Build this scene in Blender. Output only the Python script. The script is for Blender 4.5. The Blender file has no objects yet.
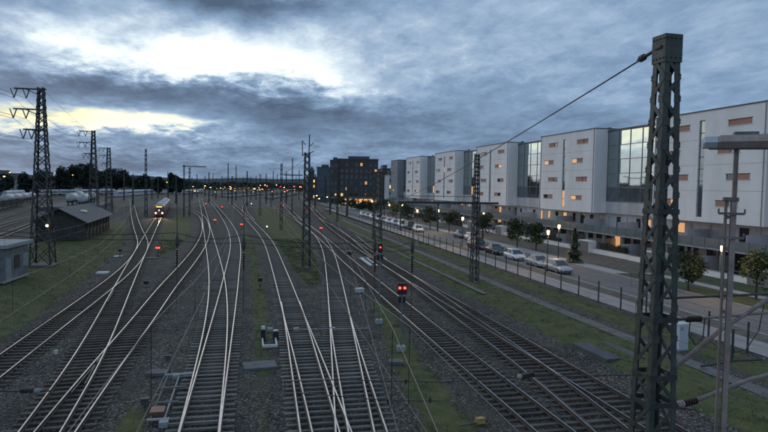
import bpy, math, random
import numpy as np
from mathutils import Vector, Matrix, noise as mnoise
rnd = random.Random(11)
rad = math.radians
# world frame: +Y runs along the straight tracks and the street, +X to the right of it, z = 0 is the ballast top
F, H, PITCH, ROLL, AZ = 600.0, 9.8, rad(2.82), rad(1.0), rad(13.05)
scn = bpy.context.scene
col = scn.collection
# ------------------------------------------------------------------ camera
cd = bpy.data.cameras.new('camera'); cam = bpy.data.objects.new('camera', cd); col.objects.link(cam)
cd.sensor_width = 36; cd.lens = F / 768 * 36; cd.clip_start = 0.1; cd.clip_end = 20000
cam.matrix_world = Matrix.Translation((0, 0, H)) @ Matrix.Rotation(-AZ, 4, 'Z') @ Matrix.Rotation(math.pi/2 - PITCH, 4, 'X') @ Matrix.Rotation(ROLL, 4, 'Z')
scn.camera = cam
# ------------------------------------------------------------------ world: evening sky, broken clouds, low hidden sun
SUN_AZ, SUN_EL = rad(-36) + AZ, rad(7.0)
w = bpy.data.worlds.new('World'); scn.world = w; w.use_nodes = True
nt = w.node_tree; nt.nodes.clear(); L = nt.links.new
class S:                                            # tiny wrapper so that node maths can be written as expressions
    def __init__(s, sock): s.k = sock
    def _b(s, op, o, r=False):
        n = nt.nodes.new('ShaderNodeMath'); n.operation = op
        a, b = (o, s) if r else (s, o)
        for i, q in enumerate((a, b)):
            if isinstance(q, S): L(q.k, n.inputs[i])
            else: n.inputs[i].default_value = q
        return S(n.outputs[0])
    def __add__(s, o): return s._b('ADD', o)
    def __radd__(s, o): return s._b('ADD', o)
    def __sub__(s, o): return s._b('SUBTRACT', o)
    def __mul__(s, o): return s._b('MULTIPLY', o)
    def __rmul__(s, o): return s._b('MULTIPLY', o)
    def __truediv__(s, o): return s._b('DIVIDE', o)
    def atan2(s, o): return s._b('ARCTAN2', o)
    def mx(s, o): return s._b('MAXIMUM', o)
    def mn(s, o): return s._b('MINIMUM', o)
    def one(s, op):
        n = nt.nodes.new('ShaderNodeMath'); n.operation = op; L(s.k, n.inputs[0]); return S(n.outputs[0])
tc = nt.nodes.new('ShaderNodeTexCoord'); sp = nt.nodes.new('ShaderNodeSeparateXYZ'); L(tc.outputs['Generated'], sp.inputs[0])
dx, dy, dz = (S(o) for o in sp.outputs)
A = (dx.atan2(dy) - AZ) * 57.2958
EL = dz.one('ARCSINE') * 57.2958
den = dz.mx(0.0) + 0.16
def wnoise(scale, detail, rough=0.55, seed=0.0, sx=1.0):
    c = nt.nodes.new('ShaderNodeCombineXYZ')
    L((dx / den * sx).k, c.inputs[0]); L((dy / den).k, c.inputs[1]); c.inputs[2].default_value = seed
    n = nt.nodes.new('ShaderNodeTexNoise'); n.inputs['Scale'].default_value = scale; n.inputs['Detail'].default_value = detail
    n.inputs['Roughness'].default_value = rough; n.inputs['Distortion'].default_value = 0.35
    L(c.outputs[0], n.inputs['Vector']); return S(n.outputs['Fac']) - 0.5
n_big = wnoise(0.9, 4, 0.5, 3.1); n_mid = wnoise(2.3, 7, 0.6, 7.7); n_fine = wnoise(5.0, 8, 0.66, 1.3, 1.5); n_warp = wnoise(1.7, 5, 0.6, 21.3); n_tex = wnoise(11.0, 6, 0.7, 5.5, 1.7)
AW = A + n_mid * 16.0 + n_big * 6.0; EW = EL + n_warp * 5.0 + n_fine * 2.2
def blob(a, e, sa, se, wt, tilt=0.0):
    x = (AW - a) / sa; y = (EW - e - (AW - a) * tilt) / se
    return ((x * x + y * y) * -1.0).one('EXPONENT') * wt
amp = blob(-18, 10, 30, 40, 0.5).mx(0.0) + 0.5          # the cloud deck is more broken around the bright gap
v = 0.44 + n_big * 0.34 + (n_mid * 0.62 + n_fine * 0.60 + n_tex * 0.22) * amp
for q in [(-15, 11.2, 9.0, 2.0, .46, .03), (-27, 12.2, 8, 1.8, .22, .05), (-6.0, 9.6, 5.0, 1.4, .34, -.1), (-14, 11.0, 18, 4.5, .10), (3, 13.5, 10, 2.6, .08),
          (-26, 5.4, 9, 1.1, .46, .02), (-48, 5.2, 14, 1.5, .62), (-20, 5.2, 4, .9, .35),
          (-18, 16.4, 10, 1.6, -.52), (-24, 8.3, 13, 1.1, -.44, -.02), (-8, 6.6, 10, 1.6, -.36, -.04), (12, 5.0, 26, 3.5, -.08), (-33, 15.2, 6, 1.5, -.14), (-32, 1.8, 38, 2.0, -.20),
          (18, 8, 14, 6, -.05), (28, 15, 12, 4, .04)]:
    v = v + blob(*q)
ramp = nt.nodes.new('ShaderNodeValToRGB'); L(v.mx(0.0).mn(1.0).k, ramp.inputs[0])
cr = ramp.color_ramp
stops = [(0.0, (.056, .086, .138)), (.22, (.096, .146, .226)), (.42, (.160, .240, .355)), (.56, (.262, .345, .455)), (.70, (.44, .53, .60)), (.86, (.70, .74, .74)), (1.0, (.84, .86, .83))]
while len(cr.elements) < len(stops): cr.elements.new(.5)
for e, (p, c) in zip(cr.elements, stops): e.position = p; e.color = (*c, 1)
gold = blob(-38, 5.7, 24, 1.6, 1.0).mn(1.0) * (v - 0.55).mx(0.0).mn(0.25) * 4.0
mixg = nt.nodes.new('ShaderNodeMix'); mixg.data_type = 'RGBA'; mixg.blend_type = 'MULTIPLY'
L(gold.k, mixg.inputs['Factor']); L(ramp.outputs[0], mixg.inputs['A']); mixg.inputs['B'].default_value = (1.10, .93, .55, 1)
sky = nt.nodes.new('ShaderNodeTexSky'); sky.sky_type = 'NISHITA'; sky.sun_disc = False
sky.sun_elevation = SUN_EL; sky.sun_rotation = SUN_AZ; sky.air_density = 1.0; sky.dust_density = 1.5
bg1 = nt.nodes.new('ShaderNodeBackground'); L(mixg.outputs['Result'], bg1.inputs[0]); bg1.inputs[1].default_value = 0.92
bg2 = nt.nodes.new('ShaderNodeBackground'); L(sky.outputs[0], bg2.inputs[0]); bg2.inputs[1].default_value = 0.05
addn = nt.nodes.new('ShaderNodeMixShader'); addn.inputs[0].default_value = 0.008; L(bg1.outputs[0], addn.inputs[1]); L(bg2.outputs[0], addn.inputs[2])
wo = nt.nodes.new('ShaderNodeOutputWorld'); L(addn.outputs[0], wo.inputs[0])
# ------------------------------------------------------------------ sun behind the clouds, very soft
sd = bpy.data.lights.new('sun', 'SUN'); sd.energy = 0.6; sd.angle = rad(80); sd.color = (1.0, .90, .76)
so = bpy.data.objects.new('sun', sd); col.objects.link(so)
sv = Vector((math.sin(SUN_AZ) * math.cos(rad(7)), math.cos(SUN_AZ) * math.cos(rad(7)), math.sin(rad(7))))
so.rotation_euler = sv.to_track_quat('Z', 'Y').to_euler()
vs = scn.view_settings; vs.view_transform = 'Standard'; vs.look = 'None'; vs.exposure = 0.72; vs.gamma = 1.0; vs.use_curve_mapping = False
scn.cycles.max_bounces = 5; scn.cycles.sample_clamp_indirect = 4.0

# ================================================================== helpers
def ray(px, py):
    a, b = px - 384, 216 - py; c, s = math.cos(ROLL), math.sin(ROLL)
    X, Z = a*c - b*s, b*c + a*s
    X /= F; Z /= F
    Yc = math.cos(PITCH) + Z*math.sin(PITCH); Zc = -math.sin(PITCH) + Z*math.cos(PITCH)
    return Vector((math.cos(AZ)*X + math.sin(AZ)*Yc, -math.sin(AZ)*X + math.cos(AZ)*Yc, Zc))
def gp(px, py, z=0.0):                              # a measured place on the ground (or on a level z)
    d = ray(px, py); k = (z - H) / d.z; return Vector((d.x*k, d.y*k, z))
def at(px, py, depth):                              # a measured place at a known distance along the view axis
    d = ray(px, py); return Vector((0, 0, H)) + d * depth

MATS = {}
def mat(name, base, rough=0.8, metal=0.0, var=0.0, scale=4.0, bump=0.0, bscale=30.0, streak=0.0, emit=None, es=0.0, base2=None, spec=None, detail=6, stretch=None):
    m = bpy.data.materials.new(name); m.use_nodes = True; t = m.node_tree; b = t.nodes['Principled BSDF']
    b.inputs['Base Color'].default_value = (*base, 1); b.inputs['Roughness'].default_value = rough; b.inputs['Metallic'].default_value = metal
    if spec is not None: b.inputs['Specular IOR Level'].default_value = spec
    tcn = t.nodes.new('ShaderNodeTexCoord'); src = tcn.outputs['Object']
    if stretch:
        mp = t.nodes.new('ShaderNodeMapping'); mp.inputs['Scale'].default_value = stretch; t.links.new(src, mp.inputs[0]); src = mp.outputs[0]
    if var or base2:
        n = t.nodes.new('ShaderNodeTexNoise'); n.inputs['Scale'].default_value = scale; n.inputs['Detail'].default_value = detail; n.inputs['Roughness'].default_value = .62
        t.links.new(src, n.inputs['Vector'])
        r = t.nodes.new('ShaderNodeValToRGB'); r.color_ramp.elements[0].position = .32; r.color_ramp.elements[1].position = .68
        lo = base2 if base2 else tuple(c*(1-var) for c in base); hi = base if base2 else tuple(min(1, c*(1+var)) for c in base)
        r.color_ramp.elements[0].color = (*lo, 1); r.color_ramp.elements[1].color = (*hi, 1)
        t.links.new(n.outputs['Fac'], r.inputs[0]); t.links.new(r.outputs[0], b.inputs['Base Color'])
    if streak:                                       # rain streaks: long vertical stains
        mp2 = t.nodes.new('ShaderNodeMapping'); mp2.inputs['Scale'].default_value = (.55, .55, .045); t.links.new(tcn.outputs['Object'], mp2.inputs[0])
        n3 = t.nodes.new('ShaderNodeTexNoise'); n3.inputs['Scale'].default_value = 1.0; n3.inputs['Detail'].default_value = 7; n3.inputs['Roughness'].default_value = .7; t.links.new(mp2.outputs[0], n3.inputs['Vector'])
        r3 = t.nodes.new('ShaderNodeValToRGB'); r3.color_ramp.elements[0].position = .42; r3.color_ramp.elements[1].position = .60; k_ = 1-streak; r3.color_ramp.elements[0].color = (k_, k_*.985, k_*.96, 1); r3.color_ramp.elements[1].color = (1, 1, 1, 1); t.links.new(n3.outputs['Fac'], r3.inputs[0])
        mx = t.nodes.new('ShaderNodeMix'); mx.data_type = 'RGBA'; mx.blend_type = 'MULTIPLY'; mx.inputs['Factor'].default_value = 1
        if b.inputs['Base Color'].links: t.links.new(b.inputs['Base Color'].links[0].from_socket, mx.inputs['A'])
        else: mx.inputs['A'].default_value = (*base, 1)
        t.links.new(r3.outputs[0], mx.inputs['B']); t.links.new(mx.outputs['Result'], b.inputs['Base Color'])
    if bump:
        n2 = t.nodes.new('ShaderNodeTexNoise'); n2.inputs['Scale'].default_value = bscale; n2.inputs['Detail'].default_value = 4
        t.links.new(src, n2.inputs['Vector'])
        bn = t.nodes.new('ShaderNodeBump'); bn.inputs['Strength'].default_value = bump; bn.inputs['Distance'].default_value = .05
        t.links.new(n2.outputs['Fac'], bn.inputs['Height']); t.links.new(bn.outputs[0], b.inputs['Normal'])
    if emit: b.inputs['Emission Color'].default_value = (*emit, 1); b.inputs['Emission Strength'].default_value = es
    MATS[name] = m; return m

mat('rail_top', (.30, .31, .325), .26, 1.0, .3, 1.2)
mat('rail_side', (.085, .058, .042), .75, .25, .35, 6)
mat('sleeper_concrete', (.185, .170, .148), .9, 0, .35, 5, .3, 40)
mat('sleeper_wood', (.105, .088, .070), .9, 0, .45, 7, .4, 30)
mat('clip', (.13, .115, .10), .6, .5, .3, 9)
mat('steel_dark', (.060, .068, .062), .6, .35, .35, 3, .15, 25)
mat('steel_green', (.115, .138, .116), .6, .15, .45, 3.2, .25, 22, base2=(.075, .066, .054), streak=.35)
mat('steel_light', (.36, .28, .245), .65, .05, .3, 3.5, .25, 24, base2=(.20, .145, .12), streak=.3)  # light brown-grey; reddish lamplight on the post is put into this colour
mat('steel_grey', (.20, .21, .22), .5, .4, .25, 4)
mat('wire_dark', (.035, .035, .036), .5, .6)
mat('wire_copper', (.13, .13, .125), .45, .6)
mat('wire_rust', (.20, .115, .085), .6, .5, .3, 8)
mat('ceramic_brown', (.060, .040, .034), .25, 0, .2, 5)
mat('ceramic_pink', (.42, .30, .27), .4, 0, .25, 12)
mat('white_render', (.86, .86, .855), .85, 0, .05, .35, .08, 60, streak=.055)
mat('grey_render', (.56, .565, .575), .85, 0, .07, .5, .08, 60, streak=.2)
mat('grey_block', (.27, .285, .31), .85, 0, .10, .5)
mat('roof_cap', (.10, .105, .115), .6, .3, .2, 2)
mat('flat_roof', (.20, .20, .20), .9, 0, .2, 1)
mat('concrete', (.33, .33, .325), .9, 0, .16, .9, .2, 20)
mat('slab_grey', (.135, .135, .13), .9, 0, .2, 2, .2, 14)
mat('concrete_dark', (.085, .087, .092), .85, 0, .25, 1.2, .25, 14)
mat('terracotta', (.42, .215, .155), .7, 0, .18, 3, stretch=(1, 1, 8))
mat('frame_dark', (.045, .048, .055), .5, .2)
mat('frame_white', (.62, .63, .64), .5)
mat('glass_dark', (.030, .036, .043), .05, 0, spec=.9)
mat('glass_coat', (.40, .47, .48), .03, .92, .06, .6, .008, 1.2)
mat('glass_side', (.20, .24, .26), .05, .75, .2, .8)
mat('glass_rail', (.20, .235, .24), .18, .25, .12, 1)
mat('blind', (.52, .53, .55), .8, 0, .08, 3)
mat('glow_amber', (.5, .3, .12), .5, emit=(1.0, .50, .15), es=.7)
mat('glow_dim', (.4, .25, .12), .5, emit=(1.0, .52, .22), es=.38)
mat('glow_yellow', (.6, .45, .1), .5, emit=(1.0, .60, .10), es=1.0)
mat('glow_orange', (.5, .25, .08), .5, emit=(1.0, .42, .09), es=.8)
mat('lamp_warm', (.9, .7, .4), .5, emit=(1.0, .66, .28), es=7.0)
mat('lamp_sodium', (.9, .6, .2), .5, emit=(1.0, .56, .12), es=4.0)
mat('lamp_white', (.9, .9, .8), .5, emit=(1.0, .86, .62), es=8.0)
mat('lamp_red', (.6, .02, .02), .4, emit=(1.0, .045, .03), es=4.0)
mat('lamp_green', (.1, .6, .3), .4, emit=(.2, 1.0, .5), es=1.0)
mat('asphalt', (.165, .158, .153), .8, 0, .18, .7, .25, 60)
mat('footway', (.32, .295, .275), .85, 0, .14, .8, .2, 40)
mat('kerb', (.36, .355, .34), .85, 0, .15, 1.5)
mat('gravel_path', (.15, .143, .13), .95, 0, .28, 1.6, .5, 30)
mat('mulch', (.13, .112, .088), .95, 0, .4, 1.4, .5, 25)
mat('paving_light', (.38, .375, .36), .9, 0, .12, 1.0, .15, 30)
mat('brick_dark', (.080, .074, .070), .85, 0, .30, 1.2)
mat('brick_shed', (.075, .060, .052), .9, 0, .35, 2.0, .3, 12)
mat('shed_roof', (.105, .106, .110), .8, 0, .30, 1.3, .2, 6, stretch=(.6, 3, 3))
mat('hut_paint', (.165, .175, .18), .8, 0, .40, 1.1, .2, 8)
mat('hut_door', (.26, .29, .30), .7, 0, .2, 2)
mat('bark', (.055, .042, .033), .95, 0, .35, 6, .6, 14)
for nm, c in (('leaf_dark', (.022, .038, .016)), ('leaf_mid', (.040, .066, .026)), ('leaf_light', (.066, .090, .032)), ('leaf_far', (.017, .023, .016)), ('hedge_leaf', (.024, .042, .018))):
    mat(nm, c, .75, 0, .35, 1.5)
mat('grass_blade', (.112, .128, .048), .8, 0, .4, .6)
mat('grass_dry', (.17, .155, .075), .85, 0, .3, .8)
mat('tyre', (.02, .02, .02), .85); mat('rim', (.35, .36, .37), .35, .8); mat('car_glass', (.02, .025, .03), .06, 0, spec=.8)
mat('headlamp', (.75, .77, .80), .15, .3); mat('tail_red', (.25, .015, .012), .25); mat('plate', (.7, .7, .68), .6); mat('trim_black', (.025, .025, .026), .55)
for nm, c in (('paint_silver', (.40, .42, .44)), ('paint_white', (.74, .75, .76)), ('paint_black', (.022, .024, .03)), ('paint_maroon', (.09, .035, .04)), ('paint_grey', (.17, .18, .19)), ('paint_blue', (.05, .08, .14))):
    mat(nm, c, .28, .25, .04, 2)
mat('train_red', (.22, .050, .035), .5, 0, .2, 1); mat('train_roof', (.50, .51, .53), .6, 0, .12, .5); mat('train_dark', (.03, .03, .034), .5); mat('coach_white', (.46, .47, .49), .5, 0, .15, .3)
mat('wagon_dark', (.055, .048, .045), .8, 0, .35, .8); mat('tank_cream', (.50, .50, .48), .5, 0, .18, .8); mat('wagon_white', (.55, .56, .57), .6, 0, .15, .5)
mat('yellow_paint', (.40, .26, .07), .6, 0, .2, 6); mat('white_paint', (.62, .62, .60), .7, 0, .2, 6); mat('black_paint', (.02, .02, .021), .6)
mat('hill', (.035, .048, .055), 1.0, 0, .2, .01); mat('house_wall', (.33, .32, .30), .9, 0, .15, .3); mat('house_roof', (.10, .07, .06), .9, 0, .2, .5)  # bluish distance haze on the hills is put into their base colour
mat('platform', (.24, .235, .225), .9, 0, .15, .5); mat('hedge_mesh', (.05, .06, .055), .7, .2); mat('blue_grey', (.10, .125, .15), .7, .1, .2, .5)

class MB:
    def __init__(s): s.v = []; s.f = []; s.m = []
    def q(s, pts, mi=0):
        n = len(s.v); s.v += [tuple(p) for p in pts]; s.f.append(tuple(range(n, n+len(pts)))); s.m.append(mi); return s
    def box(s, x0, x1, y0, y1, z0, z1, mi=0, M=None):
        n = len(s.v); P = [(x, y, z) for z in (z0, z1) for y in (y0, y1) for x in (x0, x1)]
        if M is not None: P = [tuple(M @ Vector(p)) for p in P]
        s.v += P
        for f in ((0, 2, 3, 1), (4, 5, 7, 6), (0, 1, 5, 4), (2, 6, 7, 3), (0, 4, 6, 2), (1, 3, 7, 5)): s.f.append(tuple(n+i for i in f)); s.m.append(mi)
        return s
    def beam(s, p, q, wd, ht=None, mi=0, up=(0, 0, 1)):
        p, q = Vector(p), Vector(q); ht = ht or wd; d = q - p
        if d.length < 1e-6: return s
        d.normalize(); u = Vector(up)
        if abs(d.dot(u)) > .98: u = Vector((1, 0, 0))
        a = d.cross(u).normalized(); b = a.cross(d).normalized(); n = len(s.v)
        for c in (p, q):
            for i, j in ((-1, -1), (1, -1), (1, 1), (-1, 1)): s.v.append(tuple(c + a*(i*wd/2) + b*(j*ht/2)))
        for f in ((3, 2, 1, 0), (4, 5, 6, 7), (0, 1, 5, 4), (1, 2, 6, 5), (2, 3, 7, 6), (3, 0, 4, 7)): s.f.append(tuple(n+i for i in f)); s.m.append(mi)
        return s
    def angle(s, p, q, wd, th, ax, ay, mi=0):        # L-shaped steel section along p-q, legs towards ax and ay
        p, q, ax, ay = Vector(p), Vector(q), Vector(ax), Vector(ay)
        pr = [(0, 0), (wd, 0), (wd, th), (th, th), (th, wd), (0, wd)]; n = len(s.v)
        for c in (p, q): s.v += [tuple(c + ax*a + ay*b) for a, b in pr]
        for i in range(6): j = (i+1) % 6; s.f.append((n+i, n+j, n+6+j, n+6+i)); s.m.append(mi)
        s.f.append(tuple(n+i for i in range(6))); s.f.append(tuple(n+6+i for i in range(6))); s.m += [mi, mi]
        return s
    def tube(s, pts, r, n=6, mi=0, cap=True):
        pts = [Vector(p) for p in pts]; rs = r if isinstance(r, (list, tuple)) else [r]*len(pts); base = len(s.v); prev = None
        for i, p in enumerate(pts):
            d = (pts[min(i+1, len(pts)-1)] - pts[max(i-1, 0)])
            d = d.normalized() if d.length > 1e-9 else Vector((0, 0, 1))
            if prev is None: u = Vector((0, 0, 1)) if abs(d.z) < .9 else Vector((1, 0, 0)); a = d.cross(u).normalized()
            else:
                a = prev - d * prev.dot(d); a.normalize()
            prev = a; b = d.cross(a)
            for k in range(n): t = 2*math.pi*k/n; s.v.append(tuple(p + (a*math.cos(t) + b*math.sin(t))*rs[i]))
        for i in range(len(pts)-1):
            for k in range(n): k2 = (k+1) % n; o = base+i*n; s.f.append((o+k, o+k2, o+n+k2, o+n+k)); s.m.append(mi)
        if cap: s.f.append(tuple(base+k for k in reversed(range(n)))); s.f.append(tuple(base+(len(pts)-1)*n+k for k in range(n))); s.m += [mi, mi]
        return s
    def lathe(s, c, axis, prof, n=10, mi=0):          # prof: (distance along the axis, radius)
        c = Vector(c); d = Vector(axis).normalized(); return s.tube_prof(c, d, prof, n, mi)
    def tube_prof(s, c, d, prof, n, mi):
        u = Vector((0, 0, 1)) if abs(d.z) < .9 else Vector((1, 0, 0)); a = d.cross(u).normalized(); b = d.cross(a); base = len(s.v)
        for h, r in prof:
            for k in range(n): t = 2*math.pi*k/n; s.v.append(tuple(c + d*h + (a*math.cos(t) + b*math.sin(t))*r))
        for i in range(len(prof)-1):
            for k in range(n): k2 = (k+1) % n; o = base+i*n; s.f.append((o+k, o+k2, o+n+k2, o+n+k)); s.m.append(mi)
        s.f.append(tuple(base+k for k in reversed(range(n)))); s.f.append(tuple(base+(len(prof)-1)*n+k for k in range(n))); s.m += [mi, mi]
        return s
    def build(s, name, mats, parent=None, smooth=False, loc=None):
        me = bpy.data.meshes.new(name); me.from_pydata(s.v, [], s.f)
        mats = [mats] if isinstance(mats, str) else mats
        for m in mats: me.materials.append(MATS[m])
        if len(mats) > 1: me.polygons.foreach_set('material_index', s.m)
        if smooth: me.polygons.foreach_set('use_smooth', [True]*len(s.f))
        me.update()
        o = bpy.data.objects.new(name, me); col.objects.link(o)
        if parent: o.parent = parent
        if loc is not None: o.location = loc
        return o
def NTH(i):
    a = ('first second third fourth fifth sixth seventh eighth ninth tenth eleventh twelfth thirteenth fourteenth fifteenth sixteenth seventeenth eighteenth nineteenth twentieth').split()
    return a[i] if i < 20 else ('twenty-' + a[i-20] if i < 29 else 'thirtieth' if i == 29 else 'thirty-' + a[i-30])
def tag(o, label, cat, group=None, kind=None):
    o['label'] = label; o['category'] = cat
    if group: o['group'] = group
    if kind: o['kind'] = kind
    return o
def thing(name, label, cat, loc=(0, 0, 0), rz=0.0, group=None):
    o = bpy.data.objects.new(name, None); col.objects.link(o); o.empty_display_size = .3
    o.location = loc; o.rotation_euler = (0, 0, rz); return tag(o, label, cat, group)
def struct(o): o['kind'] = 'structure'; return o
def inst(src, parent, loc=(0, 0, 0), rz=0.0, scale=None, mats=None):
    o = bpy.data.objects.new(src.name.split('.')[0], src.data); col.objects.link(o); o.parent = parent
    o.location = loc; o.rotation_euler = (0, 0, rz)
    if scale: o.scale = scale
    return o
def copy_tree(root, loc, rz=0.0, label=None):
    r = root.copy(); col.objects.link(r); r.location = loc; r.rotation_euler = (0, 0, rz)
    if label: r['label'] = label
    def rec(a, b):
        for ch in list(a.children):
            c = ch.copy(); col.objects.link(c); c.parent = b; rec(ch, c)
    rec(root, r); return r
def sag(p, q, s, n=10):
    p, q = Vector(p), Vector(q); return [p.lerp(q, i/n) - Vector((0, 0, 4*s*(i/n)*(1-i/n))) for i in range(n+1)]

# ================================================================== track centre lines
class Line:
    def __init__(s, pts, step=1.0):
        P = [Vector((p[0], p[1], 0)) for p in pts]
        P = [P[0]*2-P[1]] + P + [P[-1]*2-P[-2]]; out = []
        for i in range(1, len(P)-2):
            p0, p1, p2, p3 = P[i-1:i+3]; n = max(2, int((p2-p1).length/step))
            t0 = 0; t1 = (p1-p0).length**.5; t2 = t1+(p2-p1).length**.5; t3 = t2+(p3-p2).length**.5
            for k in range(n):
                t = t1+(t2-t1)*k/n
                A1 = p0*((t1-t)/(t1-t0))+p1*((t-t0)/(t1-t0)); A2 = p1*((t2-t)/(t2-t1))+p2*((t-t1)/(t2-t1)); A3 = p2*((t3-t)/(t3-t2))+p3*((t-t2)/(t3-t2))
                B1 = A1*((t2-t)/(t2-t0))+A2*((t-t0)/(t2-t0)); B2 = A2*((t3-t)/(t3-t1))+A3*((t-t1)/(t3-t1))
                out.append(B1*((t2-t)/(t2-t1))+B2*((t-t1)/(t2-t1)))
        out.append(P[-2])
        for _ in range(60): out = [out[0]] + [out[i]*.5 + (out[i-1]+out[i+1])*.25 for i in range(1, len(out)-1)] + [out[-1]]
        s.p = out
        s.n = []
        for i in range(len(out)):
            d = (out[min(i+1, len(out)-1)]-out[max(i-1, 0)]).normalized(); s.n.append(Vector((d.y, -d.x, 0)))   # right-hand normal
        s.a = np.array([(q.x, q.y) for q in out])
        s.L = [0]
        for i in range(1, len(out)): s.L.append(s.L[-1]+(out[i]-out[i-1]).length)
    def near(s, q):
        d = ((s.a-np.array((q.x, q.y)))**2).sum(1); i = int(d.argmin()); return i, math.sqrt(d[i])
    def walk(s, spacing):
        t = .3; i = 0
        while t < s.L[-1]:
            while s.L[i+1] < t: i += 1
            f = (t-s.L[i])/(s.L[i+1]-s.L[i]); yield s.p[i].lerp(s.p[i+1], f), s.n[i]; t += spacing
def px(*pts): return [tuple(gp(*p)[:2]) for p in pts]
def extend(pts, m=12):                                  # run the track on towards the viewer, under the bridge
    a, b = Vector(pts[0]), Vector(pts[1]); d = (a-b).normalized(); return [tuple(a+d*m)] + list(pts)
TR = {}
TR['R3'] = Line([(16.6, 0), (16.6, 12), (16.65, 21), (16.95, 40), (17.2, 69), (18, 100), (20.3, 150)] + px((309, 205), (300, 196)))
TR['R1'] = Line([(12.0, 0), (12.0, 10), (12.1, 21), (12.3, 41), (13.0, 79), (13.8, 107)] + px((303, 224), (292, 213), (284, 205), (278, 198)))
TR['R2'] = Line([(12.2, 2), (13.0, 10), (14.5, 21.3), (15.35, 29.3), (15.9, 40.4), (16.6, 52), (17.15, 63), (17.3, 72)])
TR['E1'] = Line(extend(px((354.5, 432), (347, 374), (340.5, 324), (333, 274), (328, 252), (319.5, 237), (307, 226), (286, 214), (270, 206), (262, 199))))
TR['D1'] = Line(extend(px((330.5, 432), (315, 381), (296, 324), (280, 274), (267, 241), (252.5, 224), (243, 214), (234, 206), (228, 200))))
TR['D2'] = Line(extend(px((319, 432), (309, 385), (301, 350), (296, 324), (290.5, 304))))
TR['E2'] = Line(extend(px((366.5, 432), (353.5, 381), (345, 345), (340.5, 324), (337, 300))))
TR['C1'] = Line(extend(px((199.5, 432), (208, 385), (216.8, 324), (217.5, 286), (214, 262), (208.5, 236), (204.5, 216))))
TR['C2'] = Line(extend(px((200.5, 432), (210, 385), (221.5, 330), (227.5, 300), (232, 274), (235.5, 250), (234, 237), (227.5, 223), (214, 205), (208, 198))))
TR['B'] = Line(extend(px((58.5, 432), (117, 354), (139, 328), (165, 291.5), (182, 272), (200, 248), (206, 232), (204.5, 216), (200, 198))))
TR['A'] = Line(extend(px((42.7, 432), (84, 370), (106.5, 324), (120.5, 294), (134.5, 265), (144, 246), (155.3, 224), (159, 217.5), (164.5, 209), (172, 201), (179, 196))))
TR['L1'] = Line(extend(px((0, 369), (48.5, 332), (102.5, 291.5), (130, 268), (143, 247), (138, 230), (135, 220), (131.3, 200))))
TR['Y1'] = Line(px((-40, 240), (0, 226.5), (32, 217.5), (80, 206), (110, 199.5)), 3)
TR['Y2'] = Line(px((-20, 245), (14, 232), (32, 224.5), (90, 207), (118, 200)), 3)
TR['Y3'] = Line(px((-40, 231), (0, 218), (30, 209.7), (70, 201), (105, 195)), 3)
TR['Y4'] = Line(px((-40, 218), (0, 210), (40, 202.5), (90, 195)), 3)
TR['F1'] = Line(px((184, 209), (192, 211), (200, 214.5), (204, 219), (206, 230)), 3)
TR['F2'] = Line(px((252, 221), (244.5, 212), (246.5, 202), (247, 198)), 3)
TR['R4'] = Line([(17.4, 76), (18.6, 95), (21.6, 130)] + px((326, 222), (313, 209), (305, 199)), 3)
for k_, pts_ in (('Z1', ((120, 203), (150, 197), (178, 192.8))), ('Z2', ((186, 206), (205, 199), (222, 194))), ('Z3', ((228, 200), (240, 196), (252, 193))), ('Z4', ((262, 199), (266, 195.5), (271, 192.5))), ('Z5', ((278, 198), (282, 195), (286, 192.5))), ('Z6', ((320, 213), (306, 203), (298, 195)))): TR[k_] = Line(px(*pts_), 4)
# ================================================================== ground
def pxpoly(pts): return np.array([gp(*p)[:2] for p in pts])
def inpoly(X, Y, poly):
    r = np.zeros(X.shape, bool); n = len(poly); j = n-1
    for i in range(n):
        xi, yi = poly[i]; xj, yj = poly[j]
        c = ((yi > Y) != (yj > Y)) & (X < (xj-xi)*(Y-yi)/(yj-yi+1e-12)+xi); r ^= c; j = i
    return r
GRASS = [pxpoly(p) for p in (
    [(-60, 310), (0, 262), (50, 238), (80, 232), (112, 222), (124, 219), (127, 236), (116, 252), (92, 272), (62, 296), (30, 320), (0, 341), (-60, 385)],
    [(164, 223), (178, 214), (189, 214), (191, 232), (176, 249), (160, 255), (157, 243)],
    [(241, 228), (247, 228), (256, 250), (264, 290), (270, 330), (268, 380), (274, 432), (258, 432), (255, 380), (254, 330), (252, 290), (248, 255)],
    [(252, 206), (262, 199), (285, 215), (300, 228), (311, 245), (319, 270), (320, 284), (308, 285), (293, 268), (282, 250), (268, 232), (258, 220)],
    [(372, 300), (384, 300), (408, 340), (440, 380), (482, 432), (425, 432), (402, 385), (386, 340)],
    [(135, 399), (150, 415), (140, 432), (118, 432), (125, 410)])]
GRASS += [np.array(p) for p in ([(19.6, -5), (23.9, -5), (24.9, 60), (25.5, 110), (30, 200), (26, 200), (21, 110), (19.8, 50)],
                                [(26.2, -5), (29.0, -5), (29.6, 60), (30.4, 110), (36, 220), (33, 220), (26.9, 60)])]
def ground_h(X, Y):
    base = .34*np.exp(-((X-21.4-.004*np.maximum(Y-40, 0))/1.15)**2) * (Y < 170)
    return base + .025*np.sin(X*1.7+Y*.31)*np.sin(Y*.9-X*.4)
def gh(x, y): return float(ground_h(np.array([x]), np.array([y]))[0])
xs = np.concatenate([np.arange(-75, -22, 1.0), np.arange(-22, 30.2, .4), [30.45]]); ys = np.concatenate([np.arange(2, 90, .45), np.arange(90, 262, 1.6)])
GX, GY = np.meshgrid(xs, ys); GZ = ground_h(GX, GY)
TD = np.full(GX.shape, 99.0)
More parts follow.
